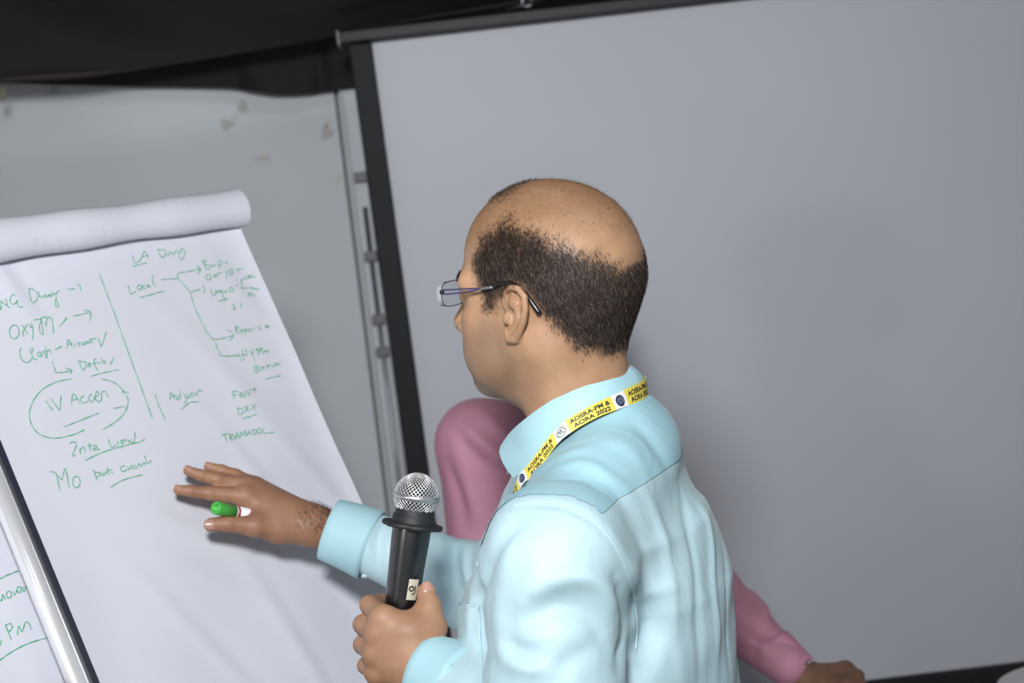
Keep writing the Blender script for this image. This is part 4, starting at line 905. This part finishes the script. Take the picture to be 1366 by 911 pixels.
# cuffs
def cuff(name, c0, c1, r0, r1, parent, material, flat=1.0, ref=None, thick=0.0022):
    ax = nrm(c1 - c0); ref = nrm(ref - ax * (ref @ ax)); b2 = np.cross(ax, ref); V = []; n = 40; m_ = 8
    prof = [(1.0, -0.004)] + [(i / (m_ - 1), 0.0) for i in range(m_ - 1, -1, -1)] + [(-0.012, -0.0012), (0.0, -0.0030), (0.5, -0.004), (1.0, -0.006)]
    for k in range(n):
        a = 2 * math.pi * k / n
        for (t, dr) in prof:
            rr = r0 + (r1 - r0) * t + dr + 0.0006 * math.sin(3 * a + 4 * t); V.append(c0 + (c1 - c0) * t + ref * math.cos(a) * rr + b2 * math.sin(a) * rr * flat)
    return fix_normals(mk(name, V, grid_faces(n, len(prof), True), material, parent))
rax = nrm(wR - rw)
cuff('cuff', P(440, 706, 2.181), P(496, 727, 2.174), 0.0405, 0.0470, shirt, M_collar, 0.95, cU)
cuff('cuff', P(567, 896, 1.766), P(617, 920, 1.740), 0.0405, 0.0485, shirt, M_collar, 0.96, cU)
for t in np.linspace(0.3, 0.3, 1):
    q = P(487, 768, 2.155); lathe('button', q, nrm(-cU - cD * 0.6), [(0, 0.005), (0.002, 0.005), (0.0022, 0)], mat('shirt_button', (200, 220, 224), 0.3), shirt, n=14)

# trousers and shoes
M_tr = cloth_mat('charcoal_trousers', (52, 54, 60), (58, 60, 66), rough=0.8, sheen=0.1)
hipz = O1[2] - 0.60
def tr_sdf(p):
    t = W2T(p); zf = -O1[2]
    f = ellipsoid(t, (0.01, 0, -0.66), (0.128, 0.172, 0.12))
    for s in (-1, 1): f = smin(f, chain(t, [(0.0, 0.085 * s, -0.72), (0.01, 0.095 * s, zf + 0.45), (0.0, 0.10 * s, zf + 0.055)], [0.088, 0.070, 0.062]), 0.03)
    f = np.maximum(f, t[:, 2] + 0.56); return np.maximum(f, zf + 0.03 - t[:, 2])
lo, hi = bounds([T2W((0.2, 0.25, -0.5)), T2W((-0.2, -0.25, -O1[2]))], 0.05); tv, tf_ = isosurf(tr_sdf, lo, hi, 0.012, 0)
mk('trousers', tv, tf_, M_tr, man)
def shoes(fr, person, mt):
    for s in (-1, 1):
        def sh(p):
            t = (p - fr[0]) @ np.stack([fr[1], fr[2], Z]).T.astype(np.float32)
            f = capsule(t, (-0.06, 0.10 * s, 0.045), (0.16, 0.115 * s, 0.032), 0.042, 0.034); f = smin(f, capsule(t, (-0.03, 0.10 * s, 0.05), (-0.03, 0.10 * s, 0.10), 0.045, 0.045), 0.03); return np.maximum(f, 0.004 - t[:, 2])
        b_ = fr[0] + fr[2] * 0.1 * s; v, f = isosurf(sh, b_ + np.array([-0.3, -0.3, -0.02]), b_ + np.array([0.3, 0.3, 0.18]), 0.01, 0); mk('shoe', v, f, mt, person)
M_shoe = mat('black_leather', (26, 24, 24), 0.35)
shoes((base1, tF, tL), man, M_shoe)
# ================================================================== things worn and held by the speaker
# lanyard: printed ribbon round the collar
Lt = fullring([(691, 639), (706, 619), (738, 577), (757, 559), (788, 541), (816, 527.5), (843, 515)], 0.080, 0.083, 0.002)
Lb = fullring([(695, 650), (713, 634), (744, 592), (766, 574), (796, 557), (824, 546), (850, 536)], 0.0815, 0.085, 0.002)
lt = [T2W(p) for p in Lt]; lb = [T2W(p) for p in Lb]
tailL = [(0.078, 0.035, -0.110), (0.090, 0.020, -0.18), (0.100, 0.008, -0.26)]
def tail(sg): return [T2W((x + 0.004, sg * (y + 0.002), z)) for x, y, z in tailL]
def tail2(sg): return [T2W((x + 0.004, sg * (y + 0.021), z)) for x, y, z in tailL]
top_c = catmull(tail(1)[::-1] + lt + tail(-1), 241); bot_c = catmull(tail2(1)[::-1] + lb + tail2(-1), 241)
mid_c = (top_c + bot_c) / 2; arc = np.concatenate([[0], np.cumsum(np.linalg.norm(np.diff(mid_c, axis=0), axis=1))])
cen = T2W((0, 0, -0.06))
def rib(u, v, off=0.0):
    """u metres along the ribbon, v 0 (lower edge) to 1 (upper edge)"""
    t = np.interp(u, arc, np.arange(241)); i = int(min(max(t, 0), 239.999)); f = t - i
    a = top_c[i] * (1 - f) + top_c[i + 1] * f; b = bot_c[i] * (1 - f) + bot_c[i + 1] * f
    tg = nrm(mid_c[i + 1] - mid_c[i]); n = nrm(np.cross(a - b, tg))
    if n @ ((a + b) / 2 - cen) < 0: n = -n
    return b * (1 - v) + a * v + n * off
def u_at(x):
    best = None
    for i in range(40, 150):
        pxx = proj(mid_c[i]); 
        if pxx[2] < 1.9 and (best is None or abs(pxx[0] - x) < best[0]): best = (abs(pxx[0] - x), arc[i])
    return best[1]
M_yel = mat('lanyard_yellow', (226, 208, 88), 0.55, var=0.02, vscale=200); M_lw = mat('lanyard_white', (226, 228, 230), 0.55); M_print = mat('lanyard_print', (44, 40, 30), 0.6); M_crest = mat('lanyard_crest', (30, 36, 72), 0.5)
lan = empty('lanyard', np.array(mid_c[120]), 'yellow printed lanyard around the blue shirt collar', 'lanyard')
uA, uB = u_at(758.5), u_at(818); LY = abs(uB - uA); uC = u_at(740); LWt = abs(uA - uC); u0 = min(uA, uB); PER = LY + LWt
def strip(name, a, b, material, off=0.0005):
    n = max(3, int((b - a) / 0.003)); V = []
    for i in range(n + 1):
        for v in (0, 0.33, 0.66, 1.0): V.append(rib(a + (b - a) * i / n, v, off))
    return solidify(fix_normals(mk(name, V, grid_faces(n + 1, 4), material, lan)), 0.0009, 0)
def text_mesh(body, size, bold):
    cu = bpy.data.curves.new('txt', 'FONT'); cu.body = body; cu.size = size; cu.offset = bold; cu.resolution_u = 3
    o = bpy.data.objects.new('txt', cu); COL.objects.link(o); dg = bpy.context.evaluated_depsgraph_get(); dg.update()
    me = bpy.data.meshes.new_from_object(o.evaluated_get(dg)); V = np.array([v.co[:] for v in me.vertices]); F = [tuple(p.vertices) for p in me.polygons]
    bpy.data.objects.remove(o); bpy.data.curves.remove(cu); bpy.data.meshes.remove(me); return V, F
TL1, TL2 = text_mesh('AOSRA-PM &', 1.0, 0.034), text_mesh('AORA 2022', 1.0, 0.034)
total = arc[-1]; k0 = -int(u0 / PER) - 1; k = k0; flip = uB < uA
sgn = 1.0
while u0 + k * PER < total:
    a = u0 + k * PER; b = a + LY; a_, b_ = max(a, 0.001), min(b, total - 0.001)
    if b_ - a_ > 0.004:
        st = strip('ribbon', a_, b_, M_yel)
        if a >= 0 and b <= total and -3 <= k <= 4:
            for (V, F), v0, v1 in ((TL1, 0.54, 0.84), (TL2, 0.13, 0.43)):
                x0, x1 = V[:, 0].min(), V[:, 0].max(); wdt = LY * (0.86 if v0 > 0.5 else 0.80); cxm = (a + b) / 2
                W = [rib(cxm + ((x - x0) / (x1 - x0) - 0.5) * wdt, v0 + (v1 - v0) * (y / 0.72), 0.0013) for x, y, z in V]
                mk('lettering', W, F, M_print, st, smooth=False)
    c, d = b, b + LWt; c_, d_ = max(c, 0.001), min(d, total - 0.001)
    if d_ - c_ > 0.004:
        st = strip('ribbon', c_, d_, M_lw)
        if c >= 0 and d <= total and -3 <= k <= 4:
            um = (c + d) / 2; rw_ = LWt * 0.34; hgt = 0.36
            if k % 2 == 0:
                V = [rib(um, 0.5, 0.0014)] + [rib(um + rw_ * math.cos(t) * 0.92, 0.5 + hgt * math.sin(t) * (1.0 if math.sin(t) > 0 else 1.12), 0.0012) for t in np.linspace(0, 2 * math.pi, 25)[:-1]]
                cr = mk('crest', V, [(0, 1 + i, 1 + (i + 1) % 24) for i in range(24)], M_crest, st, smooth=False)
                for r_ in (0.62, 0.30):
                    V = []
                    for t in np.linspace(0, 2 * math.pi, 25)[:-1]:
                        for q in (r_, r_ - 0.09): V.append(rib(um + rw_ * q * math.cos(t), 0.5 + hgt * q * math.sin(t), 0.0017))
                    mk('crest_ring', V, grid_faces(24, 2, True), mat('crest_line', (150, 154, 176), 0.5), cr, smooth=False)
            else:
                for r_, th in ((1.0, 0.12), (0.78, 0.08)):
                    V = []
                    for t in np.linspace(0, 2 * math.pi, 29)[:-1]:
                        for q in (r_, r_ - th): V.append(rib(um + rw_ * q * math.cos(t), 0.5 + hgt * q * math.sin(t), 0.0013))
                    mk('emblem_ring', V, grid_faces(28, 2, True), M_print, st, smooth=False)
                for (ox, oy, lx, ly) in ((-0.35, 0.25, 0.22, 0.2), (0.1, 0.3, 0.2, 0.24), (-0.15, -0.15, 0.25, 0.16), (0.32, -0.2, 0.16, 0.22)):
                    V = [rib(um + rw_ * (ox + lx * i_), 0.5 + hgt * (oy + ly * j_), 0.0013) for i_, j_ in ((-0.8, -1), (1, -0.6), (0.7, 1), (-1, 0.5))]
                    mk('emblem_mark', V, [(0, 1, 2, 3)], mat('emblem_grey', (70, 72, 78), 0.6), st, smooth=False)
    k += 1
# eyeglasses, in the head's frame
gl = empty('eyeglasses', H2W((0.085, 0, 0.0)), 'thin rimless eyeglasses with purple temples on the balding man', 'glasses')
M_lens = bpy.data.materials.new('lens_glass'); M_lens.use_nodes = True; b_ = M_lens.node_tree.nodes['Principled BSDF']
b_.inputs['Base Color'].default_value = (0.93, 0.96, 0.97, 1); b_.inputs['Roughness'].default_value = 0.04; b_.inputs['Transmission Weight'].default_value = 1.0; b_.inputs['IOR'].default_value = 1.35
M_edge = mat('lens_edge', (150, 154, 160), 0.35); M_gun = mat('gunmetal', (52, 50, 56), 0.35, metal=0.7); M_purp = mat('purple_metal', (92, 84, 128), 0.35, metal=0.5); M_tip = mat('black_acetate', (26, 24, 26), 0.25)
gz = 0.005
for s in (-1, 1):
    out = []
    for k in range(40):
        a = 2 * math.pi * k / 40; c, q = math.cos(a), math.sin(a)
        out.append((np.sign(c) * abs(c) ** 0.55 * 0.0255, np.sign(q) * abs(q) ** 0.6 * 0.0130))
    def lp(y, z, x): yy = s * (0.040 + y); return H2W((x - 0.06 * (abs(yy) ** 2) * 1.2, yy, gz - 0.004 + z))
    V = [lp(y, z, 0.0935) for y, z in out] + [lp(y, z, 0.0995) for y, z in out]
    F = [(k, (k + 1) % 40, 40 + (k + 1) % 40, 40 + k) for k in range(40)] + [tuple(range(40))[::-1], tuple(range(40, 80))]
    ln = fix_normals(mk('lens', V, F, M_lens, gl, smooth=False))
    C = [lp(y * 1.01, z * 1.01, 0.0935) for y, z in out] ; tube('lens_edge_line', C + [C[0]], 0.00045, M_gun, ln, n=6)
    # outer ground edge, seen as a grey band
    V = []
    for k in [i % 40 for i in range(-8, 9)]:
        y, z = out[k]; V += [lp(y + 0.0003, z, 0.0937), lp(y + 0.0003, z, 0.0994)]
    mk('ground_edge', V, grid_faces(17, 2), M_edge, ln)
    hy = s * 0.0655; hx = 0.0885
    lathe('hinge_screw', H2W((hx + 0.004, s * 0.064, gz)), HA[1] * s, [(0, 0.0022), (0.003, 0.0022), (0.0035, 0)], M_gun, gl, n=10)
    ends = []
    for dz in (0.0022, -0.0022):
        C = catmull([H2W((hx + 0.002, s * 0.066, gz + dz)), H2W((hx - 0.012, s * 0.0725, gz + dz * 1.0 + 0.001)), H2W((0.048, s * 0.0745, gz + 0.003 + dz * 0.5)), H2W((0.036, s * 0.0745, gz + 0.004))], 16)
        tp = tube('temple', C, 0.0009, M_purp, gl, n=8)
    C = catmull([H2W((0.038, s * 0.0745, gz + 0.004)), H2W((0.020, s * 0.0760, gz + 0.0055))], 5); tube('temple_sleeve', C, [0.0014, 0.0018, 0.0018, 0.0018, 0.0017], M_alu_d, gl, n=8)
    C = catmull([H2W((0.021, s * 0.0760, gz + 0.0055)), H2W((0.006, s * 0.0790, gz + 0.010)), H2W((-0.006, s * 0.0800, gz + 0.009)), H2W((-0.018, s * 0.0790, gz + 0.000)), H2W((-0.028, s * 0.0785, gz - 0.014)), H2W((-0.033, s * 0.0775, gz - 0.022))], 22)
    tube('temple_tip', C, np.linspace(0.0017, 0.0026, 22), M_tip, gl, n=8)
tube('bridge', catmull([H2W((0.0985, 0.0135, gz + 0.001)), H2W((0.1035, 0, gz + 0.004)), H2W((0.0985, -0.0135, gz + 0.001))], 12), 0.0010, M_purp, gl, n=8)

# microphone
mt_, mb_ = P(553, 668, 1.80), P(517, 925, 1.80); ma = nrm(mt_ - mb_)      # axis, upward
mic = empty('microphone', mb_, 'black handheld microphone with a silver mesh grille held by the man', 'microphone')
M_mic = mat('black_anodised', (13, 13, 16), 0.34, metal=0.0, spec=0.5)
_b = M_mic.node_tree.nodes['Principled BSDF']; _b.inputs['Coat Weight'].default_value = 0.5; _b.inputs['Coat Roughness'].default_value = 0.22; _b.inputs['Coat IOR'].default_value = 1.7; M_rub = mat('black_rubber', (30, 30, 34), 0.6); M_mesh = mat('steel_mesh', (236, 236, 238), 0.35, metal=0.7); M_foam = mat('dark_foam', (26, 26, 28), 0.9)
GC = P(555.5, 662, 1.80); GR = 0.0236
nl = (GC - mb_) @ ma
ax0 = GC - ma * nl
lathe('body', ax0, ma, [(0.0, 0.001), (0.0, 0.013), (0.02, 0.0148), (nl - 0.055, 0.0200), (nl - 0.045, 0.0205), (nl - 0.032, 0.0205)], M_mic, mic)
fl = []
b1 = nrm(np.cross(ma, cD)); b2 = np.cross(ma, b1); V = []; n = 48
prof = [(0.001, 0.6), (0.001, 0.97), (0.002, 1.0), (0.0045, 1.0), (0.006, 0.97), (0.0065, 0.6)]
for k in range(n):
    a = 2 * math.pi * k / n; r = 0.0325 * (0.90 + 0.10 * abs(math.cos(3 * a + 0.4)) ** 0.7)
    for h, q in prof: V.append(ax0 + ma * (nl - 0.034 + h) + (b1 * math.cos(a) + b2 * math.sin(a)) * r * q)
fix_normals(mk('anti_roll_ring', V, grid_faces(n, len(prof), True), M_rub, mic))
lathe('neck', ax0, ma, [(nl - 0.030, 0.0222), (nl - 0.021, 0.0222), (nl - 0.019, 0.020), (nl - 0.012, 0.020)], M_rub, mic)
gr = mk('grille', [GC + 0.0212 * np.array([math.sin(t) * math.cos(f), math.sin(t) * math.sin(f), math.cos(t)]) for t in np.linspace(0.01, math.pi - 0.01, 16) for f in np.linspace(0, 2 * math.pi, 25)[:-1]], [(i * 24 + j, i * 24 + (j + 1) % 24, (i + 1) * 24 + (j + 1) % 24, (i + 1) * 24 + j) for i in range(15) for j in range(24)], M_foam, mic)
def sph(t, f, r=GR): return GC + ma * (math.cos(t) * r * 1.04) + (b1 * math.cos(f) + b2 * math.sin(f)) * math.sin(t) * r
parts = []
NW = 34
for d in (1, -1):
    for k in range(NW):
        C = [sph(t, 2 * math.pi * k / NW + d * (t - 1.5) * 0.95, GR + 0.0003 * d * math.sin(t * 40 + k * 3.14)) for t in np.linspace(0.10, 2.35, 26)]
        parts.append(tubeVF(np.array(C), 0.00040, 5, False))
for t in np.linspace(0.06, 0.5, 4):
    C = [sph(t, f) for f in np.linspace(0, 2 * math.pi, 25)]; parts.append(tubeVF(np.array(C), 0.00040, 5, False))
WV, WF = joinVF(*parts); mk('wire_mesh', WV, WF, M_mesh, gr, kind='stuff')
C = [sph(1.62, f, GR + 0.0005) for f in np.linspace(0, 2 * math.pi, 49)[:-1]]
V = []
for f in np.linspace(0, 2 * math.pi, 49)[:-1]:
    for h, rr in ((-0.0028, 0.0003), (-0.0020, 0.0013), (0.0020, 0.0013), (0.0028, 0.0003)):
        q = sph(1.60, f, GR + rr); V.append(q + ma * h)
mk('grille_band', V, grid_faces(48, 4, True), mat('steel_band', (190, 190, 194), 0.35, metal=0.85), mic)
# worn paper sticker with a dark monogram on the body
M_st = mat('sticker', (196, 190, 170), 0.6, var=0.06, vscale=150); sc_c = P(553.5, 784, 1.80); hs = (sc_c - ax0) @ ma
def onbody(h, w_, off=0.0003):
    r = np.interp(h, [0.02, nl - 0.055], [0.0148, 0.0200]) + off; e1 = nrm(CAM - sc_c - ma * ((CAM - sc_c) @ ma)); e2 = np.cross(ma, e1)
    if e2 @ cR < 0: e2 = -e2
    a = 0.62 + w_ / r; return ax0 + ma * h + (e1 * math.cos(a) + e2 * math.sin(a)) * r
V = [onbody(hs - 0.011 + 0.022 * i / 6, -0.007 + 0.012 * j / 6) for i in range(7) for j in range(7)]
sk = mk('sticker', V, grid_faces(7, 7), M_st, mic)
for cx_, cz_, r_ in ((-0.003, 0.001, 0.0032),):
    V = []
    for t in np.linspace(0, 2 * math.pi, 25)[:-1]:
        for q in (1.0, 0.5): V.append(onbody(hs + cz_ + r_ * q * math.sin(t), cx_ + r_ * q * math.cos(t), 0.0006))
    mk('monogram', V, grid_faces(24, 2, True), M_print, sk, smooth=False)
V = [onbody(hs + h, w_, 0.0006) for h, w_ in ((0.004, 0.0008), (0.004, 0.0022), (-0.004, 0.0022), (-0.006, -0.001), (-0.0045, -0.002), (-0.0035, 0.0008))]
mk('monogram', V, [(0, 1, 2, 5), (2, 3, 4, 5)], M_print, sk, smooth=False)

# marker pen between thumb and forefinger
k0 = P(287, 677.5, 2.108); k1 = P(372, 695, 2.195); kax = nrm(k1 - k0)
mp = empty('marker_pen', k0, 'green capped marker pen between the right thumb and fingers', 'marker')
M_cap = mat('green_cap', (72, 176, 72), 0.3); 
cap = lathe('cap', k0, kax, [(0.006, 0.001), (0.0055, 0.0046), (0.0, 0.0050), (-0.0006, 0.0060), (0.0, 0.0078), (0.002, 0.0084), (0.012, 0.0086), (0.013, 0.0082), (0.031, 0.0086), (0.0315, 0.0074)], M_cap, mp, n=28)
lathe('band', k0, kax, [(0.0312, 0.006), (0.0312, 0.0084), (0.0335, 0.0084), (0.0335, 0.007)], mat('white_plastic', (232, 232, 234), 0.35), mp, n=28)
lathe('band', k0, kax, [(0.0335, 0.006), (0.0335, 0.0087), (0.0365, 0.0087), (0.0365, 0.007)], mat('red_plastic', (190, 40, 70), 0.35), mp, n=28)
lathe('barrel', k0, kax, [(0.036, 0.006), (0.036, 0.0080), (0.118, 0.0080), (0.122, 0.006), (0.122, 0.0)], mat('white_plastic', (232, 232, 234), 0.35), mp, n=28)

if DEBUG:
    print('LB', np.round(np.array(Lb)[:8], 3).tolist()); print('LT', np.round(np.array(Lt)[:8], 3).tolist()); print('TT', np.round(np.array(Tt)[:8], 3).tolist())
# ================================================================== second person in pink, behind the speaker
Y2 = math.radians(47)
O2 = P(748, 535, 2.68); pF = np.array([math.cos(Y2), -math.sin(Y2), 0]); pL = np.cross(Z, pF); PA = np.stack([pF, pL, Z]); base2 = np.array([O2[0], O2[1], 0.0])
def Q2W(q): return O2 + np.asarray(q) @ PA
def W2Q(p): return (p - O2.astype(np.float32)) @ PA.T.astype(np.float32)
s2R = P(640, 592, 2.56); s2L = P(822, 600, 2.80); e2R = P(650, 815, 2.56); e2L = P(958, 808, 2.72); w2L = P(1052, 888, 2.60); w2R = P(720, 900, 2.45)
M_pinksh = cloth_mat('dusty_pink_shirt', (180, 126, 146), (188, 133, 154), rough=0.6, sheen=0.25)
M_pinkc = cloth_mat('dusty_pink_cuff', (186, 128, 152), (190, 132, 156), rough=0.6, crease=0.08)
def pink_sdf(p):
    t = W2Q(p); z = t[:, 2]; ks = np.array([-0.8, -0.55, -0.40, -0.25, -0.12, -0.05, 0.02])
    a = np.interp(z, ks, [0.135, 0.135, 0.135, 0.135, 0.115, 0.08, 0.05]); b = np.interp(z, ks, [0.18, 0.175, 0.18, 0.185, 0.16, 0.11, 0.05])
    q = np.sqrt((t[:, 0] / a) ** 2 + (t[:, 1] / b) ** 2 + 1e-9); f = np.maximum(np.maximum((q - 1) * np.minimum(a, b), z - 0.02), -0.62 - z)
    mid = (O2 + np.array([0, 0, -0.045]))
    for s_, e_, w_, ww in ((s2R, e2R, w2R, 0.040), (s2L, e2L, w2L, 0.0325)):
        f = smin(f, chain(p, [mid, s_], [0.058, 0.062]), 0.05); f = smin(f, chain(p, [s_, e_], [0.064, 0.050]), 0.025); f = smin(f, chain(p, [e_, w_], [0.052, ww]), 0.015)
    return smax(f, -capsule(t, (0.0, 0, -0.02), (0.01, 0, 0.2), 0.056, 0.056), 0.006)
lo, hi = bounds([Q2W((0.2, 0.2, 0)), Q2W((-0.2, -0.2, -0.6)), s2R, s2L, e2R, e2L, w2L, w2R], 0.08)
SV, SF = isosurf(pink_sdf, lo, hi, 0.006); SN = normals_of(SV, SF); bv = bvh_of(SV, SF)
for poly, wd, am in (([(612, 562), (640, 590), (668, 612), (690, 622)], 0.012, 0.007), ([(608, 575), (632, 605), (655, 625)], 0.010, -0.006), ([(640, 545), (668, 575), (690, 590)], 0.010, 0.004), ([(598, 620), (612, 660), (622, 705)], 0.010, -0.006), ([(610, 600), (628, 660), (645, 705)], 0.012, 0.004),
                     ([(1000, 792), (1015, 800), (1022, 825)], 0.010, 0.008), ([(985, 820), (1010, 840), (1035, 850)], 0.009, -0.006), ([(985, 850), (1010, 860), (1030, 872)], 0.009, 0.005), ([(1020, 830), (1010, 860), (1000, 880)], 0.008, -0.004)):
    fold(poly, wd, am)
# body: same construction of head, plus a closed left hand
HA2 = head_axes(math.pi + math.radians(-47), math.radians(12)); HA2 = np.stack([nrm(pF * math.cos(0.2) - Z * math.sin(0.2)), pL, np.cross(nrm(pF * math.cos(0.2) - Z * math.sin(0.2)), pL)])
HO2 = O2 + np.array([0, 0, 0.150]) + pF * 0.012
h2 = HO2 + HV @ HA2
kn = [P(1128, 893, 2.585), P(1131, 905, 2.575), P(1129, 918, 2.568), P(1124, 930, 2.565)]
pip = [P(1144, 902, 2.555), P(1147, 914, 2.545), P(1145, 926, 2.54), P(1138, 937, 2.54)]
tipb = [P(1128, 912, 2.535), P(1130, 923, 2.525), P(1128, 934, 2.522), P(1122, 943, 2.525)]
wh = P(1074, 906, 2.595); fh = P(1035, 868, 2.625)
fing = [[a, b, c * 0.6 + b * 0.4, c] for a, b, c in zip(kn, pip, tipb)]; frd = [[0.0118, 0.0100, 0.0088, 0.0078]] * 4
thm = [P(1098, 912, 2.565), P(1115, 916, 2.545), P(1128, 916, 2.53), P(1138, 915, 2.522)]
def hand2(p): return smin(hand_sdf(p, wh, fh, fing, frd, thm, [0.015, 0.0125, 0.011, 0.009], wr=0.0245), capsule(p, P(1098, 908, 2.58), P(1118, 914, 2.57), 0.021, 0.021), 0.015)
lo, hi = bounds([wh, fh] + kn + pip + tipb + thm, 0.04); GV, GF = isosurf(hand2, lo, hi, 0.0024)
# right hand hangs, hidden behind the speaker
wq = w2R; fq = [[w2R + pF * (0.09 + 0.0) + pL * (0.022 - 0.015 * i) - Z * 0.01, w2R + pF * 0.125 + pL * (0.024 - 0.016 * i) - Z * 0.03, w2R + pF * 0.14 + pL * (0.024 - 0.016 * i) - Z * 0.05, w2R + pF * 0.14 + pL * (0.024 - 0.016 * i) - Z * 0.065] for i in range(4)]
tq = [w2R + pF * 0.03 + pL * 0.03, w2R + pF * 0.06 + pL * 0.045, w2R + pF * 0.085 + pL * 0.048, w2R + pF * 0.10 + pL * 0.046]
def hand3(p): return hand_sdf(p, wq, wq + (e2R - w2R) * 0.3, fq, frd, tq, [0.015, 0.0125, 0.011, 0.009], wr=0.025)
lo, hi = bounds([wq, wq + (e2R - w2R) * 0.3] + sum(fq, []) + tq, 0.04); KV, KF = isosurf(hand3, lo, hi, 0.003)
def core2(p):
    t = W2Q(p); f = chain(t, [(0, 0, 0.02), (0, 0, -0.12), (0, 0, -0.5)], [0.052, 0.085, 0.085]); return smin(smin(f, chain(p, [s2L, e2L, fh], [0.042, 0.034, 0.024]), 0.03), chain(p, [s2R, e2R, wq], [0.042, 0.036, 0.026]), 0.03)
lo, hi = bounds([Q2W((0, 0, 0.05)), Q2W((0, 0, -0.55)), s2L, s2R, e2L, e2R, fh, wq], 0.10); C2, D2 = isosurf(core2, lo, hi, 0.009)
BV2, BF2 = joinVF((h2, HF), (GV, GF), (KV, KF), (C2, D2))
man2 = mk('person', BV2, BF2, M_skin2, origin=base2, label='person in a pink shirt mostly hidden behind the speaker, fist at right', cat='person')
hm2 = hair_mask(HV, HAIR2); z2 = np.zeros(len(BV2)); a_ = z2.copy(); a_[:len(HV)] = hm2; set_attr(man2, 'hair', a_); set_attr(man2, 'stubble', z2); set_attr(man2, 'tan', z2); set_attr(man2, 'flush', z2)
W2, F2_ = strands(HV, HF, HN, hm2, 9000, 0.018, 0.0006, flow, 0.4, 13); mk('hair', HO2 + W2 @ HA2, F2_, M_hair2, man2, smooth=False, kind='stuff')
sh2 = mk('shirt', SV, SF, M_pinksh, man2)
cuff('cuff', P(1064, 899, 2.597), P(1032, 862, 2.628), 0.0335, 0.0345, sh2, M_pinkc, 0.9, cU)
V = []
for k in range(49):
    a = math.radians(25 + 310 * k / 48); d = np.array([math.cos(a), math.sin(a), 0]); tp = np.array([d[0] * 0.062, d[1] * 0.060, 0.035 - 0.030 * math.cos(a)]); bt_ = np.array([d[0] * 0.076, d[1] * 0.078, -0.005 - 0.035 * math.cos(a)])
    V += [Q2W(tp * np.array([0.94, 0.94, 1]) - np.array([0, 0, 0.03])), Q2W(tp), Q2W((tp + bt_) / 2 + d * 0.004), Q2W(bt_)]
solidify(fix_normals(mk('collar', V, grid_faces(49, 4), M_pinkc, sh2)), 0.0014, 0)
for s in (-1, 1):
    c = np.array([0.0775, 0.033 * s, -0.003]); n = 10
    V = [HO2 + (c + 0.0128 * np.array([math.cos(math.pi * i / n), math.sin(math.pi * i / n) * math.cos(2 * math.pi * j / n), 0.5 * math.sin(math.pi * i / n) * math.sin(2 * math.pi * j / n)])) @ HA2 for i in range(n + 1) for j in range(n)]
    e = mk('eye', V, [(i * n + j, i * n + (j + 1) % n, (i + 1) * n + (j + 1) % n, (i + 1) * n + j) for i in range(n) for j in range(n)], M_eye, man2)
for s in (-1, 1):
    c = np.array([0.0775, 0.033 * s, -0.003]); V = [HO2 + (c + np.array([0.0133, 0, 0])) @ HA2] + [HO2 + (c + np.array([0.0122, 0.0060 * math.cos(a), 0.0056 * math.sin(a)])) @ HA2 for a in np.linspace(0, 2 * math.pi, 17)[:-1]]
    mk('iris', V, [(0, 1 + k, 1 + (k + 1) % 16) for k in range(16)], M_iris, man2)
def tr2(p):
    t = W2Q(p); zf = -O2[2]; f = ellipsoid(t, (0.0, 0, -0.64), (0.125, 0.168, 0.12))
    for s in (-1, 1): f = smin(f, chain(t, [(0.0, 0.085 * s, -0.70), (0.01, 0.095 * s, zf + 0.45), (0.0, 0.10 * s, zf + 0.055)], [0.086, 0.068, 0.060]), 0.03)
    return np.maximum(np.maximum(f, t[:, 2] + 0.55), zf + 0.03 - t[:, 2])
lo, hi = bounds([Q2W((0.2, 0.25, -0.5)), Q2W((-0.2, -0.25, -O2[2]))], 0.05); tv, tf_ = isosurf(tr2, lo, hi, 0.014, 0); mk('trousers', tv, tf_, mat('dark_trousers', (44, 44, 50), 0.8, var=0.05), man2)
shoes((base2, pF, pL), man2, M_shoe)
# metal bracelet on the wrist
wa = nrm(fh - wh); bc = wh + wa * 0.012; u1 = nrm(np.cross(wa, cU)); u2 = np.cross(wa, u1)
br = empty('bracelet', bc, 'silver metal link bracelet on the wrist below the pink sleeve', 'bracelet')
for k in range(18):
    a = 2 * math.pi * k / 18; c = bc + (u1 * math.cos(a) + u2 * math.sin(a)) * 0.0292; er = u1 * math.cos(a) + u2 * math.sin(a); et = np.cross(wa, er)
    box('link', (c, wa, et, er), -0.0055, 0.0055, -0.0046, 0.0046, -0.0014, 0.0016, M_alu, br, bevel=0.0007)
